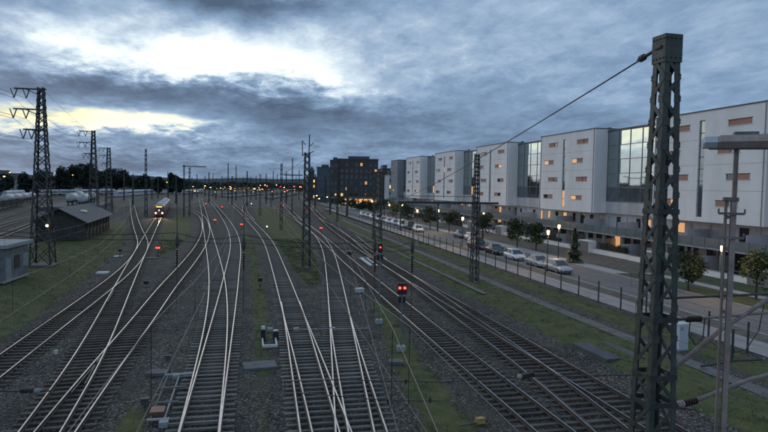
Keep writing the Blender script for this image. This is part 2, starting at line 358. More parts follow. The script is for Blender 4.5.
for ln in TR.values():
    for q in ln.a[::2]:
        if q[1] > 265: continue
        ix0, ix1 = np.searchsorted(xs, (q[0]-4, q[0]+4)); iy0, iy1 = np.searchsorted(ys, (q[1]-4, q[1]+4))
        if ix1 > ix0 and iy1 > iy0:
            sub = TD[iy0:iy1, ix0:ix1]; np.minimum(sub, np.hypot(GX[iy0:iy1, ix0:ix1]-q[0], GY[iy0:iy1, ix0:ix1]-q[1]), out=sub)
GZ = GZ - .055*np.exp(-(TD/1.15)**4) - .13*np.clip((TD-1.7)/1.2, 0, 1)*(GX < 19.2)*np.clip((19.2-GX)/1.0, 0, 1)
wg = np.zeros(GX.shape)
for p in GRASS: wg = np.maximum(wg, inpoly(GX, GY, p).astype(float))
for _ in range(2):
    wp = np.pad(wg, 1, mode='edge'); wg = (wp[:-2, 1:-1]+wp[2:, 1:-1]+wp[1:-1, :-2]+wp[1:-1, 2:]+2*wg)/6
nx, ny = len(xs), len(ys)
verts = np.stack([GX.ravel(), GY.ravel(), GZ.ravel()], 1)
ii = (np.arange(ny-1)[:, None]*nx + np.arange(nx-1)[None, :]).ravel()
me = bpy.data.meshes.new('ground'); me.from_pydata(verts.tolist(), [], np.stack([ii, ii+1, ii+nx+1, ii+nx], 1).tolist())
st_at = me.attributes.new('stain', 'FLOAT', 'POINT'); st_at.data.foreach_set('value', np.exp(-(TD/1.25)**2).ravel().astype(np.float32))
at_ = me.attributes.new('cover', 'FLOAT', 'POINT'); at_.data.foreach_set('value', wg.ravel().astype(np.float32))
me.polygons.foreach_set('use_smooth', [True]*len(me.polygons))
def ground_material():
    m = bpy.data.materials.new('ballast_and_turf'); m.use_nodes = True; t = m.node_tree; lk = t.links.new; b = t.nodes['Principled BSDF']
    tcn = t.nodes.new('ShaderNodeTexCoord'); co = tcn.outputs['Object']
    def nz(sc, de=5, ro=.6):
        n = t.nodes.new('ShaderNodeTexNoise'); n.inputs['Scale'].default_value = sc; n.inputs['Detail'].default_value = de; n.inputs['Roughness'].default_value = ro; lk(co, n.inputs['Vector']); return n.outputs['Fac']
    def rampn(f, *st):
        r = t.nodes.new('ShaderNodeValToRGB'); cr = r.color_ramp
        while len(cr.elements) < len(st): cr.elements.new(.5)
        for e, (p, c) in zip(cr.elements, st): e.position = p; e.color = (*c, 1)
        lk(f, r.inputs[0]); return r.outputs[0]
    def mix(f, a, c, bt='MIX'):
        n = t.nodes.new('ShaderNodeMix'); n.data_type = 'RGBA'; n.blend_type = bt
        for k, s_ in (('Factor', f), ('A', a), ('B', c)):
            if isinstance(s_, (int, float)): n.inputs[k].default_value = s_
            elif isinstance(s_, tuple): n.inputs[k].default_value = (*s_, 1)
            else: lk(s_, n.inputs[k])
        return n.outputs['Result']
    vo = t.nodes.new('ShaderNodeTexVoronoi'); vo.inputs['Scale'].default_value = 13; lk(co, vo.inputs['Vector'])
    sepc = t.nodes.new('ShaderNodeSeparateColor'); lk(vo.outputs['Color'], sepc.inputs[0])
    stone = rampn(sepc.outputs[0], (0, (.015, .0135, .0115)), (.5, (.068, .062, .053)), (.85, (.138, .126, .108)), (1, (.33, .305, .265)))
    patch = rampn(nz(.35, 6), (.35, (.62, .60, .60)), (.5, (1, 1, 1)), (.68, (1.35, 1.22, 1.08)))
    bal = mix(1.0, stone, patch, 'MULTIPLY')
    soil = rampn(nz(.13, 6), (.50, (0, 0, 0)), (.66, (.75, .75, .75)))
    bal = mix(soil, bal, (.095, .082, .064))
    a2 = t.nodes.new('ShaderNodeAttribute'); a2.attribute_name = 'stain'
    sm = t.nodes.new('ShaderNodeMath'); sm.operation = 'MULTIPLY'; lk(a2.outputs['Fac'], sm.inputs[0]); lk(rampn(nz(.8, 6), (.3, (.6, .6, .6)), (.65, (1, 1, 1))), sm.inputs[1])
    bal = mix(sm.outputs[0], bal, (.30, .26, .23), 'MULTIPLY')
    gr = rampn(nz(1.1, 8, .7), (.28, (.048, .050, .024)), (.45, (.086, .098, .036)), (.58, (.118, .122, .048)), (.76, (.175, .155, .082)))
    a = t.nodes.new('ShaderNodeAttribute'); a.attribute_name = 'cover'
    m1 = t.nodes.new('ShaderNodeMath'); m1.operation = 'MULTIPLY_ADD'; lk(nz(1.3, 8, .75), m1.inputs[0]); m1.inputs[1].default_value = 1.5; lk(a.outputs['Fac'], m1.inputs[2])
    mr = t.nodes.new('ShaderNodeMapRange'); lk(m1.outputs[0], mr.inputs[0]); mr.inputs[1].default_value = 1.12; mr.inputs[2].default_value = 1.50
    lk(mix(mr.outputs[0], bal, gr), b.inputs['Base Color']); b.inputs['Roughness'].default_value = .95; b.inputs['Specular IOR Level'].default_value = .25
    bn = t.nodes.new('ShaderNodeBump'); bn.inputs['Strength'].default_value = .9; bn.inputs['Distance'].default_value = .05; lk(vo.outputs['Distance'], bn.inputs['Height']); bn.invert = True
    lk(bn.outputs[0], b.inputs['Normal']); return m
me.materials.append(ground_material())
g = bpy.data.objects.new('ground', me); col.objects.link(g); struct(g)
mat('far_ground_mat', (.085, .078, .068), .95, 0, .35, .09, .5, 3, base2=(.038, .046, .026))
struct(MB().q([(-6000, -400, -.32), (6000, -400, -.32), (6000, 9000, -.32), (-6000, 9000, -.32)]).build('ground', 'far_ground_mat'))
def strip(name, x0, x1, y0, y1, z, m, bend=lambda y: 0.0, step=4.0, th=0.0):
    mb = MB(); n = int((y1-y0)/step)
    for i in range(n):
        a, b = y0+(y1-y0)*i/n, y0+(y1-y0)*(i+1)/n; ba, bb = bend(a), bend(b)
        mb.q([(x0+ba, a, z), (x1+ba, a, z), (x1+bb, b, z), (x0+bb, b, z)])
        if th:
            mb.q([(x0+ba, a, z-th), (x0+ba, a, z), (x0+bb, b, z), (x0+bb, b, z-th)]); mb.q([(x1+ba, a, z), (x1+ba, a, z-th), (x1+bb, b, z-th), (x1+bb, b, z)])
    return struct(mb.build(name, m))
def bend(y): return .0105*max(0, y-60) + .00016*max(0, y-120)**2 * .0    # the street swings very slightly outwards
strip('service_path', 24.35, 25.45, -2, 170, .03, 'gravel_path', lambda y: .018*max(0, y-45))
strip('service_path', 20.7, 21.3, 50, 130, .352, 'gravel_path', lambda y: .012*max(0, y-45))
strip('footway', 30.45, 33.2, -2, 250, .02, 'footway', bend)
strip('verge', 33.2, 34.9, -2, 250, .035, 'mulch', bend)
strip('kerb', 34.9, 35.05, -2, 250, .11, 'kerb', bend, th=.11)
strip('road', 35.05, 41.9, -2, 330, .01, 'asphalt', bend)
strip('kerb', 41.9, 42.05, -2, 330, .12, 'kerb', bend, th=.12)
strip('pavement', 42.05, 44.2, 62, 330, .09, 'paving_light', bend)
strip('planting_strip', 44.2, 52.3, 62, 330, .07, 'mulch', bend)
mat('lawn_mat', (.075, .095, .035), .9, 0, .4, .8, .4, 12, base2=(.035, .05, .018))
strip('lawn', 42.05, 46.0, -2, 62, .09, 'lawn_mat', bend)
strip('pavement', 46.0, 47.6, -2, 62, .10, 'paving_light', bend)
strip('lawn', 47.6, 52.3, -2, 62, .09, 'lawn_mat', bend)
strip('garden_ground', 52.3, 90, -2, 330, .05, 'lawn_mat')
# hills far behind the yard
mb = MB()
for k, (dist, hh, x0) in enumerate(((5200, 95, 0), (4300, 60, 2))):
    N = 90
    for i in range(N):
        p = []
        for j in (i, i+1):
            a = rad(-62 + 95*j/N); h = hh*(.35+.65*mnoise.noise(Vector((j*.11, k*7.3, 1.2)))**2 + .35*mnoise.noise(Vector((j*.05, k*3.1, 9)))) + hh*.25
            p.append((math.sin(a)*dist, math.cos(a)*dist, max(h, 6), math.sin(a)*(dist+900), math.cos(a)*(dist+900)))
        (a0, b0, h0, c0, d0), (a1, b1, h1, c1, d1) = p
        mb.q([(a0, b0, -.5), (a1, b1, -.5), (a1*1.06, b1*1.06, h1), (a0*1.06, b0*1.06, h0)]); mb.q([(a0*1.06, b0*1.06, h0), (a1*1.06, b1*1.06, h1), (c1, d1, -.5), (c0, d0, -.5)])
struct(mb.build('hills', 'hill'))

# ================================================================== tracks
LAB = {'Z1': 'distant track passing behind the tall dark mast left of the train', 'Z2': 'distant track right of the oncoming train', 'Z3': 'distant track into the left station platform', 'Z4': 'distant track into the right station platform', 'Z5': 'distant track under the red station signals', 'Z6': 'distant track curving past the yellow-lit building', 'R3': 'straight track nearest the grass verge and street fence', 'R1': 'straight diagonal track passing the red signal post', 'R2': 'short connecting track slanting between the two diagonal right-hand tracks',
       'E1': 'track on concrete sleepers right of centre, curving right behind the lattice mast', 'D1': 'centre track curving left beside the narrow grass strip', 'D2': 'left-hand leg of the centre track split in the foreground', 'E2': 'right-hand leg of the foreground split beside the overhead wires',
       'C1': 'straight leg of the sharp crossing left of centre', 'C2': 'leg of the left-centre crossing that bends out to the right', 'B': 'track crossing from bottom left to the upper centre', 'A': 'track the oncoming train runs on, ending bottom left',
       'L1': 'leftmost main track along the edge of the grass', 'Y1': 'second siding behind the pylon', 'Y2': 'siding just behind the brick shed', 'Y3': 'third siding out from the shed', 'Y4': 'outermost siding beside the parked dark wagons',
       'F1': 'short distant curve joining left of the first red lights', 'F2': 'short distant branch below the white signal light', 'R4': 'distant track running toward the dark block'}
WOOD = {'A', 'B', 'L1', 'R1', 'R3', 'R2', 'Y1', 'Y2', 'Y3', 'Y4'}
PAIR = {'D1': ['D2'], 'E1': ['E2'], 'C1': ['C2'], 'A': ['B', 'L1'], 'R3': ['R2'], 'B': [], }
MASTER = {'D2': ['D1', 'E1'], 'E2': ['E1', 'D1', 'D2'], 'E1': ['D1'], 'C2': ['C1'], 'B': ['A'], 'L1': ['A'], 'R2': ['R3', 'R1']}
def sleeper_mesh(nm, m):
    mb = MB(); c = .06
    for x0, x1 in ((-.5, .5),):
        pts0 = [(x0, -.13, -.16), (x0, .13, -.16), (x0, .105, .035), (x0, -.105, .035)]; pts1 = [(x1, y, z) for _, y, z in pts0]
        mb.q(pts0[::-1]); mb.q(pts1)
        for i in range(4): j = (i+1) % 4; mb.q([pts0[i], pts0[j], pts1[j], pts1[i]])
    o = mb.build('sleeper', m); me_ = o.data; bpy.data.objects.remove(o); return me_
for k in ('sleeper_concrete', 'sleeper_wood'):       # every sleeper weathered a little differently
    t = MATS[k].node_tree; b = t.nodes['Principled BSDF']; oi = t.nodes.new('ShaderNodeObjectInfo'); r_ = t.nodes.new('ShaderNodeValToRGB'); cr_ = r_.color_ramp
    cr_.elements[0].color = (.55, .52, .50, 1); cr_.elements[1].color = (1.12, 1.10, 1.06, 1); t.links.new(oi.outputs['Random'], r_.inputs[0])
    mx = t.nodes.new('ShaderNodeMix'); mx.data_type = 'RGBA'; mx.blend_type = 'MULTIPLY'; mx.inputs['Factor'].default_value = 1
    t.links.new(b.inputs['Base Color'].links[0].from_socket, mx.inputs['A']); t.links.new(r_.outputs[0], mx.inputs['B']); t.links.new(mx.outputs['Result'], b.inputs['Base Color'])
SL = {k: sleeper_mesh('sleeper', k) for k in ('sleeper_concrete', 'sleeper_wood')}
def clip_mesh():
    mb = MB()
    mb.box(-.17, .17, -.09, .09, .02, .062)
    o = mb.build('rail_plate', 'clip'); me_ = o.data; bpy.data.objects.remove(o); return me_
CL = clip_mesh()
PROF = [(-.07, .0), (-.07, .012), (-.012, .03), (-.012, .10), (-.031, .118), (-.031, .150), (.031, .150), (.031, .118), (.012, .10), (.012, .03), (.07, .012), (.07, .0)]
for ti, (key, ln) in enumerate(TR.items()):
    wood = key in WOOD; zo = .045 + .0021*ti; far = key[0] in 'YFZ' or key == 'R4'
    root = thing('railway_track', LAB[key], 'railway track', (ln.p[0].x, ln.p[0].y, 0)); base = ln.p[0]
    for side in (-1, 1):
        mb = MB(); np_ = len(PROF); idx = list(range(0, len(ln.p)))
        for i in idx:
            for u, zz in PROF:
                q = ln.p[i] + ln.n[i]*(side*.753+u) - base; mb.v.append((q.x, q.y, zz+zo))
        for k in range(len(idx)-1):
            for j in range(np_-1):
                o = k*np_; mb.f.append((o+j, o+j+1, o+np_+j+1, o+np_+j)); mb.m.append(0 if j == 5 else 1)
        mb.f.append(tuple(range(np_))); mb.m.append(1)
        mb.build('rail', ['rail_top', 'rail_side'], root)
    rest = MB(); cnt = 0
    if far: continue
    for p, n in ln.walk(.63):
        skip = False; lo, hi = -1.3, 1.3
        for mk in MASTER.get(key, []):
            i, d = TR[mk].near(p)
            if d < 2.55 and 1 < i < len(TR[mk].p)-2: skip = True
        if skip: continue
        for bk, mm in MASTER.items():
            if key in mm:
                i, d = TR[bk].near(p)
                if d < 2.5 and 1 < i < len(TR[bk].p)-2:
                    o = (TR[bk].p[i]-p).dot(n); lo = min(lo, o-1.3); hi = max(hi, o+1.3)
        depth = math.sin(AZ)*p.x + math.cos(AZ)*p.y
        if depth > 170: break
        ang = math.atan2(n.y, n.x) + rnd.uniform(-.012, .012); c = p + n*((lo+hi)/2+rnd.uniform(-.03, .03)) - base
        zs = rnd.uniform(-.006, .006) + ti*.0013
        if depth < 62 and cnt < 280:
            o = bpy.data.objects.new('sleeper', SL['sleeper_wood' if wood else 'sleeper_concrete']); col.objects.link(o); o.parent = root
            o.location = (c.x, c.y, zs); o.rotation_euler = (0, 0, ang); o.scale = (hi-lo, 1, 1); cnt += 1
            for sx in (-.753, .753) if lo == -1.3 and hi == 1.3 and depth < 42 else ():
                q = p+n*sx-base; o = bpy.data.objects.new('rail_plate', CL); col.objects.link(o); o.parent = root; o.location = (q.x, q.y, zs); o.rotation_euler = (0, 0, ang)
        else:
            rest.box(lo-(lo+hi)/2, hi-(lo+hi)/2, -.11, .11, -.1, .035+zs, 0, Matrix.Translation((c.x, c.y, 0)) @ Matrix.Rotation(ang, 4, 'Z'))
    if rest.v: rest.build('sleeper', 'sleeper_wood' if wood else 'sleeper_concrete', root)['kind'] = 'stuff'
# guard rails inside the crossings
for key, d0, d1, off in (('A', 27, 33, .60), ('B', 27, 33, -.60), ('R2', 23.5, 30, -.66), ('A', 47, 53, -.62)):
    ln = TR[key]; mb = MB(); pp = []
    for i, q in enumerate(ln.p):
        dep = math.sin(AZ)*q.x+math.cos(AZ)*q.y
        if d0 < dep < d1: pp.append(q+ln.n[i]*off)
    if len(pp) > 2:
        c = pp[0]
        for a, b in zip(pp[:-1], pp[1:]): mb.beam(a-c+Vector((0, 0, .155)), b-c+Vector((0, 0, .155)), .05, .09)
        o = mb.build('guard_rail', 'clip', None, loc=c)
        tag(o, {'A27': 'short guard rail inside the left rail above the bottom-left crossing', 'B27': 'short guard rail inside the right rail above the bottom-left crossing', 'R223.5': 'short guard rail ending near the insulator on the right-hand tracks', 'A47': 'small guard rail beside the upper left crossing'}[key+str(d0)], 'guard rail')

# grass: tufts that nobody could count
def tufts(polys, n, hmin, hmax, maxd):
    mb = MB(); k = 0; tries = 0
    area = [abs(sum(p[i][0]*p[(i+1) % len(p)][1]-p[(i+1) % len(p)][0]*p[i][1] for i in range(len(p))))/2 for p in polys]
    for p, a in zip(polys, area):
        x0, y0 = p.min(0); x1, y1 = p.max(0); m = int(n*a/sum(area)*((x1-x0)*(y1-y0)/max(a, 1)))
        X = np.random.RandomState(int(a)).uniform(x0-.25, x1+.25, m); Y = np.random.RandomState(int(a)+1).uniform(max(y0, 3), min(y1, maxd), m)
        ok = inpoly(X, Y, p)
        for x, y in zip(X[ok], Y[ok]):
            if mnoise.noise(Vector((x*.7, y*.7, 0))) < -.12: continue
            z = gh(x, y)-.02; h = rnd.uniform(hmin, hmax); mi = 1 if mnoise.noise(Vector((x*.35, y*.35, 5))) > .22 else 0
            for b in range(3):
                a_ = rnd.uniform(0, 6.283); s = h*.28; lx, ly = rnd.uniform(-1.6, 1.6)*h, rnd.uniform(-1.6, 1.6)*h; ca, sa = math.cos(a_)*s, math.sin(a_)*s
                n0 = len(mb.v); mb.v += [(x-ca, y-sa, z), (x+ca, y+sa, z), (x+lx, y+ly, z+h)]; mb.f.append((n0, n0+1, n0+2)); mb.m.append(mi)
    o = mb.build('grass', ['grass_blade', 'grass_dry']); tag(o, 'short rough grass growing in patches between the tracks and on the verges', 'grass', kind='stuff')
tufts(GRASS, 60000, .04, .11, 110)
mb = MB(); RS = np.random.RandomState(4)
while len(mb.f) < 8*26000:
    dpt_ = 14+52*RS.rand()**1.5; u_ = RS.uniform(-.66, .5); x_ = dpt_*(math.sin(AZ)+u_*math.cos(AZ)); y_ = dpt_*(math.cos(AZ)-u_*math.sin(AZ))
    if x_ > 19.6: continue
    c_ = int(np.searchsorted(xs, x_)); r_ = int(np.searchsorted(ys, y_))
    if c_ >= nx or r_ >= ny or wg[r_, c_] > .35: continue
    z_ = float(GZ[r_, c_])+.005; s_ = RS.uniform(.025, .055); o_ = RS.uniform(.6, 1.3, 6)*s_; n0 = len(mb.v); mi = int(RS.rand()*3)
    a_ = RS.uniform(0, 1.5); ca, sa = math.cos(a_), math.sin(a_)
    mb.v += [(x_+ca*o_[0], y_+sa*o_[0], z_), (x_-sa*o_[1], y_+ca*o_[1], z_), (x_-ca*o_[2], y_-sa*o_[2], z_), (x_+sa*o_[3], y_-ca*o_[3], z_), (x_, y_, z_+o_[4]), (x_, y_, z_-o_[5])]
    mb.f += [(n0+i, n0+(i+1) % 4, n0+4) for i in range(4)] + [(n0+(i+1) % 4, n0+i, n0+5) for i in range(4)]; mb.m += [mi]*8
mat('stone_a', (.13, .122, .11), .9, 0, .3, 9); mat('stone_b', (.20, .185, .165), .9, 0, .3, 9); mat('stone_c', (.085, .075, .065), .9, 0, .3, 9)
tag(mb.build('ballast_stones', ['stone_a', 'stone_b', 'stone_c']), 'loose grey ballast stones lying between and beside the tracks', 'ballast', kind='stuff')
mb = MB(); RW = random.Random(8)                      # taller dry weeds in clumps along the edges
for p_ in GRASS:
    for q in range(len(p_)):
        a_, b_ = p_[q], p_[(q+1) % len(p_)]; Lw = math.hypot(*(b_-a_))
        for k in range(int(min(Lw, 90)*1.6)):
            f_ = RW.random(); x_, y_ = a_+(b_-a_)*f_; x_ += RW.gauss(0, .35); y_ += RW.gauss(0, .35)
            if y_ > 120 or y_ < 4 or mnoise.noise(Vector((x_*.5, y_*.5, 3))) < 0: continue
            for c in range(5):
                h_ = RW.uniform(.12, .42); a2_ = RW.uniform(0, 6.28); n0 = len(mb.v); ox, oy = RW.gauss(0, .09), RW.gauss(0, .09); z_ = gh(x_, y_)-.12
                mb.v += [(x_+ox-.018*math.cos(a2_), y_+oy-.018*math.sin(a2_), z_), (x_+ox+.018*math.cos(a2_), y_+oy+.018*math.sin(a2_), z_), (x_+ox+RW.gauss(0, .1), y_+oy+RW.gauss(0, .1), z_+.12+h_)]; mb.f.append((n0, n0+1, n0+2)); mb.m.append(RW.randrange(2))
tag(mb.build('weeds', ['grass_dry', 'grass_blade']), 'thin taller weeds along the edges of the grass patches', 'weeds', kind='stuff')

# ================================================================== masts and overhead line
def insulator(mb, c, axis, length, r, n=7, sides=10, mi=0):
    prof = []
    for i in range(n):
        a = length*i/n; st = length/n; prof += [(a, r*.45), (a+st*.25, r), (a+st*.5, r), (a+st*.75, r*.45)]
    mb.lathe(c, axis, prof, sides, mi)
def lattice_mast(root, h, w0, w1, panels, chord, mt, single=False, cross=True):
    """square lattice mast: four angle legs, bracing on the four faces, concrete foot"""
    def cor(k, z): wz = (w0+(w1-w0)*z/h)/2; sx, sy = ((-1, -1), (1, -1), (1, 1), (-1, 1))[k]; return Vector((sx*wz, sy*wz, z))
    for k in range(4):
        sx, sy = ((-1, -1), (1, -1), (1, 1), (-1, 1))[k]
        MB().angle(cor(k, 0), cor(k, h), chord, chord*.16, (-sx, 0, 0), (0, -sy, 0)).build('leg', mt, root)
    br = MB(); zs = [0]; z = 0
    ratio = (w1/w0)**(1/panels); u = (1-ratio)/(1-ratio**panels) if abs(ratio-1) > 1e-3 else 1/panels
    for i in range(panels): z += h*u*ratio**i; zs.append(z)
    for k in range(4):
        k2 = (k+1) % 4
        for i in range(panels):
            pairs = [(cor(k, zs[i]), cor(k2, zs[i+1]))] if i % 2 == 0 else [(cor(k2, zs[i]), cor(k, zs[i+1]))]
            if cross: pairs = [(cor(k, zs[i]), cor(k2, zs[i+1])), (cor(k2, zs[i]), cor(k, zs[i+1]))]
            for a, b in pairs:
                if single:
                    m_ = MB(); m_.beam(a, b, chord*.16, chord*.62); m_.build('brace', mt, root)
                else: br.beam(a, b, chord*.5)
    if br.v: br.build('bracing', mt, root)['kind'] = 'stuff'
    MB().box(-w0*.6, w0*.6, -w0*.6, w0*.6, -.3, .14).build('foot', 'slab_grey', root)
    return zs, cor
# --- the near lattice mast on the right, with its head plate and cantilever
NM = Vector((8.10, 10.44, 0))
nm = thing('lattice_mast', 'tall green steel lattice mast close by on the right', 'mast', NM)
zs, cor = lattice_mast(nm, 12.84, .79, .33, 21, .118, 'steel_green', single=True, cross=False)
gm_ = None
for i in range(1, 21):
    for face in (0, 1):
        for k in ((0, 1) if face == 0 else (0, 3)):
            c_ = cor(k, zs[i]); lc = (c_.x+(.07 if k in (0, 3) else -.07), c_.y-.006, c_.z) if face == 0 else (c_.x-.006, c_.y+(.07 if k == 0 else -.07), c_.z)
            if gm_ is None: gm_ = MB().box(-.07, .07, -.005, .005, -.075, .075).build('gusset', 'steel_green', nm); gm_.location = lc
            else: inst(gm_, nm, lc, 0 if face == 0 else math.pi/2)
hp = MB(); a = .195; hp.box(-a, a, -a, a, 12.32, 12.86); hp.build('head_plate', 'steel_green', nm)
for z in (12.40, 12.78):
    for k in (-.15, -.05, .05, .15):
        MB().lathe((k, -a, z), (0, -1, 0), [(0, .018), (.014, .016), (.02, .008)], 6).build('bolt', 'steel_dark', nm)
        MB().lathe((-a, k, z), (-1, 0, 0), [(0, .018), (.014, .016), (.02, .008)], 6).build('bolt', 'steel_dark', nm)
for z in (3.0, 5.55, 6.1, 7.25, 9.4):
    wz = (.79+(.33-.79)*z/12.84)/2+.012
    m_ = MB()
    for sx, sy in ((1, 0), (-1, 0), (0, 1), (0, -1)): m_.box(-wz if sy else sx*wz-.008, wz if sy else sx*wz+.008, -wz if sx else sy*wz-.008, wz if sx else sy*wz+.008, z-.05, z+.05)
    m_.build('band', 'steel_dark', nm)
ct = MB(); ct.tube([(.27, 0, 5.45), (.62, -.02, 5.44)], .03, 6); ct.build('arm_bracket', 'steel_dark', nm)
iw = MB(); insulator(iw, (.62, -.02, 5.44), (1, 0, .14), .42, .075); iw.build('insulator', 'ceramic_brown', nm)
MB().lathe((.55, -.02, 5.43), (1, 0, .14), [(0, .05), (.05, .075), (.14, .075), (.18, .05)], 10).build('insulator_cap', 'ceramic_pink', nm)
MB().tube([(1.03, -.02, 5.5), (2.3, -.02, 5.86), (4.6, -.02, 6.2)], .045, 8).build('cantilever_tube', 'steel_light', nm)
MB().tube([(.27, 0, 6.06), (1.6, 0, 6.98), (2.75, 0, 7.58)], .045, 8).build('cantilever_tube', 'steel_light', nm)
MB().tube([(.27, 0, 7.2), (.7, 0, 7.2)], .03, 6).build('arm_bracket', 'steel_dark', nm)
iw = MB(); insulator(iw, (.7, 0, 7.2), (1, 0, 0), .36, .07); iw.build('insulator', 'ceramic_brown', nm)
MB().tube([(1.06, 0, 7.2), (3.9, 0, 7.32)], .03, 8).build('tie_tube', 'steel_light', nm)
MB().tube([(.27, .1, 7.62), (3.6, .1, 7.66)], .025, 6).build('tie_tube', 'steel_dark', nm)
MB().tube([(1.1, 0, 6.2), (2.0, 0, 6.28), (2.6, 0, 6.27)], .024, 6).build('steady_arm', 'steel_dark', nm)
MB().tube([(.35, 0, 5.4), (.9, .1, 5.28), (1.3, .3, 5.16)], .02, 6).build('steady_arm', 'steel_dark', nm)
for pts in ([(.8, 0, 7.16), (.78, 0, 6.85), (.95, 0, 6.65), (1.12, 0, 6.8), (1.15, 0, 7.18)], [(2.6, 0, 7.45), (2.5, 0, 6.9), (2.2, 0, 6.5), (1.9, 0, 6.45), (1.86, 0, 6.75)]):
    MB().tube(pts, .012, 5).build('jumper_cable', 'wire_dark', nm)
MB().tube([(1.86, 0, 6.25), (1.86, 0, 6.95)], .025, 6).build('spacer_rod', 'steel_dark', nm)
# --- the lighter post with the flat lamp head
LP = Vector((7.88, 8.44, 0))
lp = thing('lamp_post', 'pale pinkish twin channel post carrying a flat lamp head, far right', 'lamp post', LP, rz=-rad(34))
mat('steel_pink_lit', (.56, .43, .385), .65, .05, .3, 3.0, .25, 24, base2=(.36, .26, .22), streak=.3)  # lit copy of the post steel: reddish light painted into right channel and head
for x0, x1, mt_ in ((-.085, -.050, 'steel_light'), (.005, .085, 'steel_pink_lit')):
    m_ = MB(); m_.box(x0, x1, -.05, -.04, 0, 9.66); m_.box(x0, x1, .04, .05, 0, 9.66); w_ = x0 if x0 < 0 else x1-.012; m_.box(w_, w_+.012, -.04, .04, 0, 9.66)
    m_.build('channel', mt_, lp)
for i in range(18): m_ = MB().box(-.0495, .0045, -.047, -.038, .35+i*.53, .41+i*.53); m_.build('batten_plate', 'steel_light', lp)
MB().box(-.11, .11, -.07, .07, 9.66, 9.72).build('cap_plate', 'steel_light', lp)
MB().tube([(.05, 0, 9.72), (.05, 0, 10.53)], .038, 8).build('lamp_pole', 'steel_light', lp)
for z in (9.05, 9.45):
    m_ = MB(); m_.beam((-.18, -.07, z), (.20, -.07, z), .03, .04); m_.beam((-.18, -.07, z), (-.18, -.07, z+.08), .025); m_.beam((.20, -.07, z), (.20, -.07, z+.08), .025); m_.build('step_bracket', 'steel_light', lp)
hd = MB(); prof = [(-.12, .0), (.12, .0), (.18, .10), (.11, .21), (-.11, .21), (-.18, .10)]
st_ = [(-.24, .9), (-.20, 1), (1.25, 1.1), (1.3, 1.0)]
for x, k in st_: hd.v += [(x, y*1.15*k, 10.53+z*k) for y, z in prof]
for i in range(3):
    for j in range(6): j2 = (j+1) % 6; hd.f.append((i*6+j, i*6+j2, i*6+6+j2, i*6+6+j)); hd.m.append(0)
hd.f += [tuple(range(6)), tuple(range(18, 24))]; hd.m += [0, 0]
LH = hd.build('lamp_head', 'steel_pink_lit', lp)
pc = MB()
for x, k in ((-.46, .70), (-.43, .88), (-.245, .90)): pc.v += [(x, y*1.12*k, 10.535+z*k) for y, z in prof]
for i in range(2):
    for j in range(6): j2 = (j+1) % 6; pc.f.append((i*6+j, i*6+j2, i*6+6+j2, i*6+6+j)); pc.m.append(0)
pc.f += [tuple(range(6)), tuple(range(12, 18))]; pc.m += [0, 0]
pc.build('lamp_end_cap', 'blind', lp)
MB().box(.0, .35, -.09, .09, 10.745, 10.80).build('ballast_box', 'steel_grey', lp)
MB().box(-.35, 1.2, -.10, .10, 10.515, 10.53).build('diffuser', 'concrete', lp)
# --- other lattice masts (base pixel row measured, real heights)
def mast_at(px_, py_, label, h, w0, w1, panels, chord=.10, name='catenary_mast'):
    p = gp(px_, py_); r = thing(name, label, 'mast', p); lattice_mast(r, h, w0, w1, panels, chord, 'steel_dark'); return r, p
M1, M1p = mast_at(306, 268, 'dark lattice mast with an antler top standing right of the centre grass', 13.6, 1.0, .6, 14, .14)
m_ = MB(); m_.beam((-.55, 0, 13.3), (.75, 0, 13.75), .10); m_.beam((-.55, 0, 13.2), (-.6, 0, 15.0), .10); m_.beam((-.6, 0, 14.95), (-.2, 0, 14.5), .07); m_.beam((.2, 0, 13.6), (.25, 0, 15.7), .12); m_.beam((.25, 0, 14.3), (.75, 0, 14.8), .08); m_.build('head_bracket', 'steel_dark', M1)
M2, M2p = mast_at(474, 283, 'dark lattice mast with long side boom standing on the verge by the fence', 13.3, .80, .46, 13)
m_ = MB(); m_.beam((-8.2, .3, 8.25), (2.6, .3, 8.25), .16, .22); m_.beam((-8.2, .3, 8.9), (0, .3, 8.9), .06); m_.build('boom', 'steel_dark', M2)
for x in (-7.9, -4.0):
    m_ = MB(); m_.beam((x, .3, 8.2), (x, .3, 5.4), .12); m_.beam((x, .3, 6.9), (x+1.3, .3, 6.9), .06); m_.beam((x, .3, 5.7), (x+1.3, .3, 5.9), .06); m_.build('drop_post', 'steel_dark', M2)
M3, M3p = mast_at(377, 240, 'broad lattice mast with a T shaped head in front of the dark block', 12.2, 1.6, 1.25, 10, .16)
MB().beam((-1.7, 0, 12.3), (1.9, 0, 12.3), .35, .3).build('cross_head', 'steel_dark', M3)
for spec in ((281, 229, 'slim mast rising behind the centre grass, left of the antler-topped mast', 14.5, .6, .35), (260, 215, 'dark mast at the far end of the centre grass', 13, .7, .5), (146, 216, 'tall dark mast left of the oncoming train', 19.5, .8, .45), (337, 222, 'mast in front of the blue-grey building', 11.5, .6, .4), (184, 217, 'left leg mast of the pair right of the oncoming train', 15, .4, .3), (189.5, 216, 'right leg mast of the pair right of the oncoming train', 14.5, .5, .4), (292, 213, 'mast with a cross arm under the red station lights', 19, .45, .3), (271, 207, 'thin distant mast between the two grass-side masts', 12, .5, .35)):
    r, p = mast_at(*spec[:3], spec[3], spec[4], spec[5], 12, .12)
    if spec[0] == 292: MB().beam((-3.2, 0, 13.2), (3.6, 0, 13.2), .35).build('cross_arm', 'steel_dark', r)
    if spec[0] == 184: MB().beam((-.5, 0, 14.6), (6.0, 1.5, 14.6), .25).build('cross_arm', 'steel_dark', r)
    if spec[0] in (281, 260): MB().beam((0, 0, 8), (3.2, 0, 8.6), .14).build('cantilever', 'steel_dark', r)
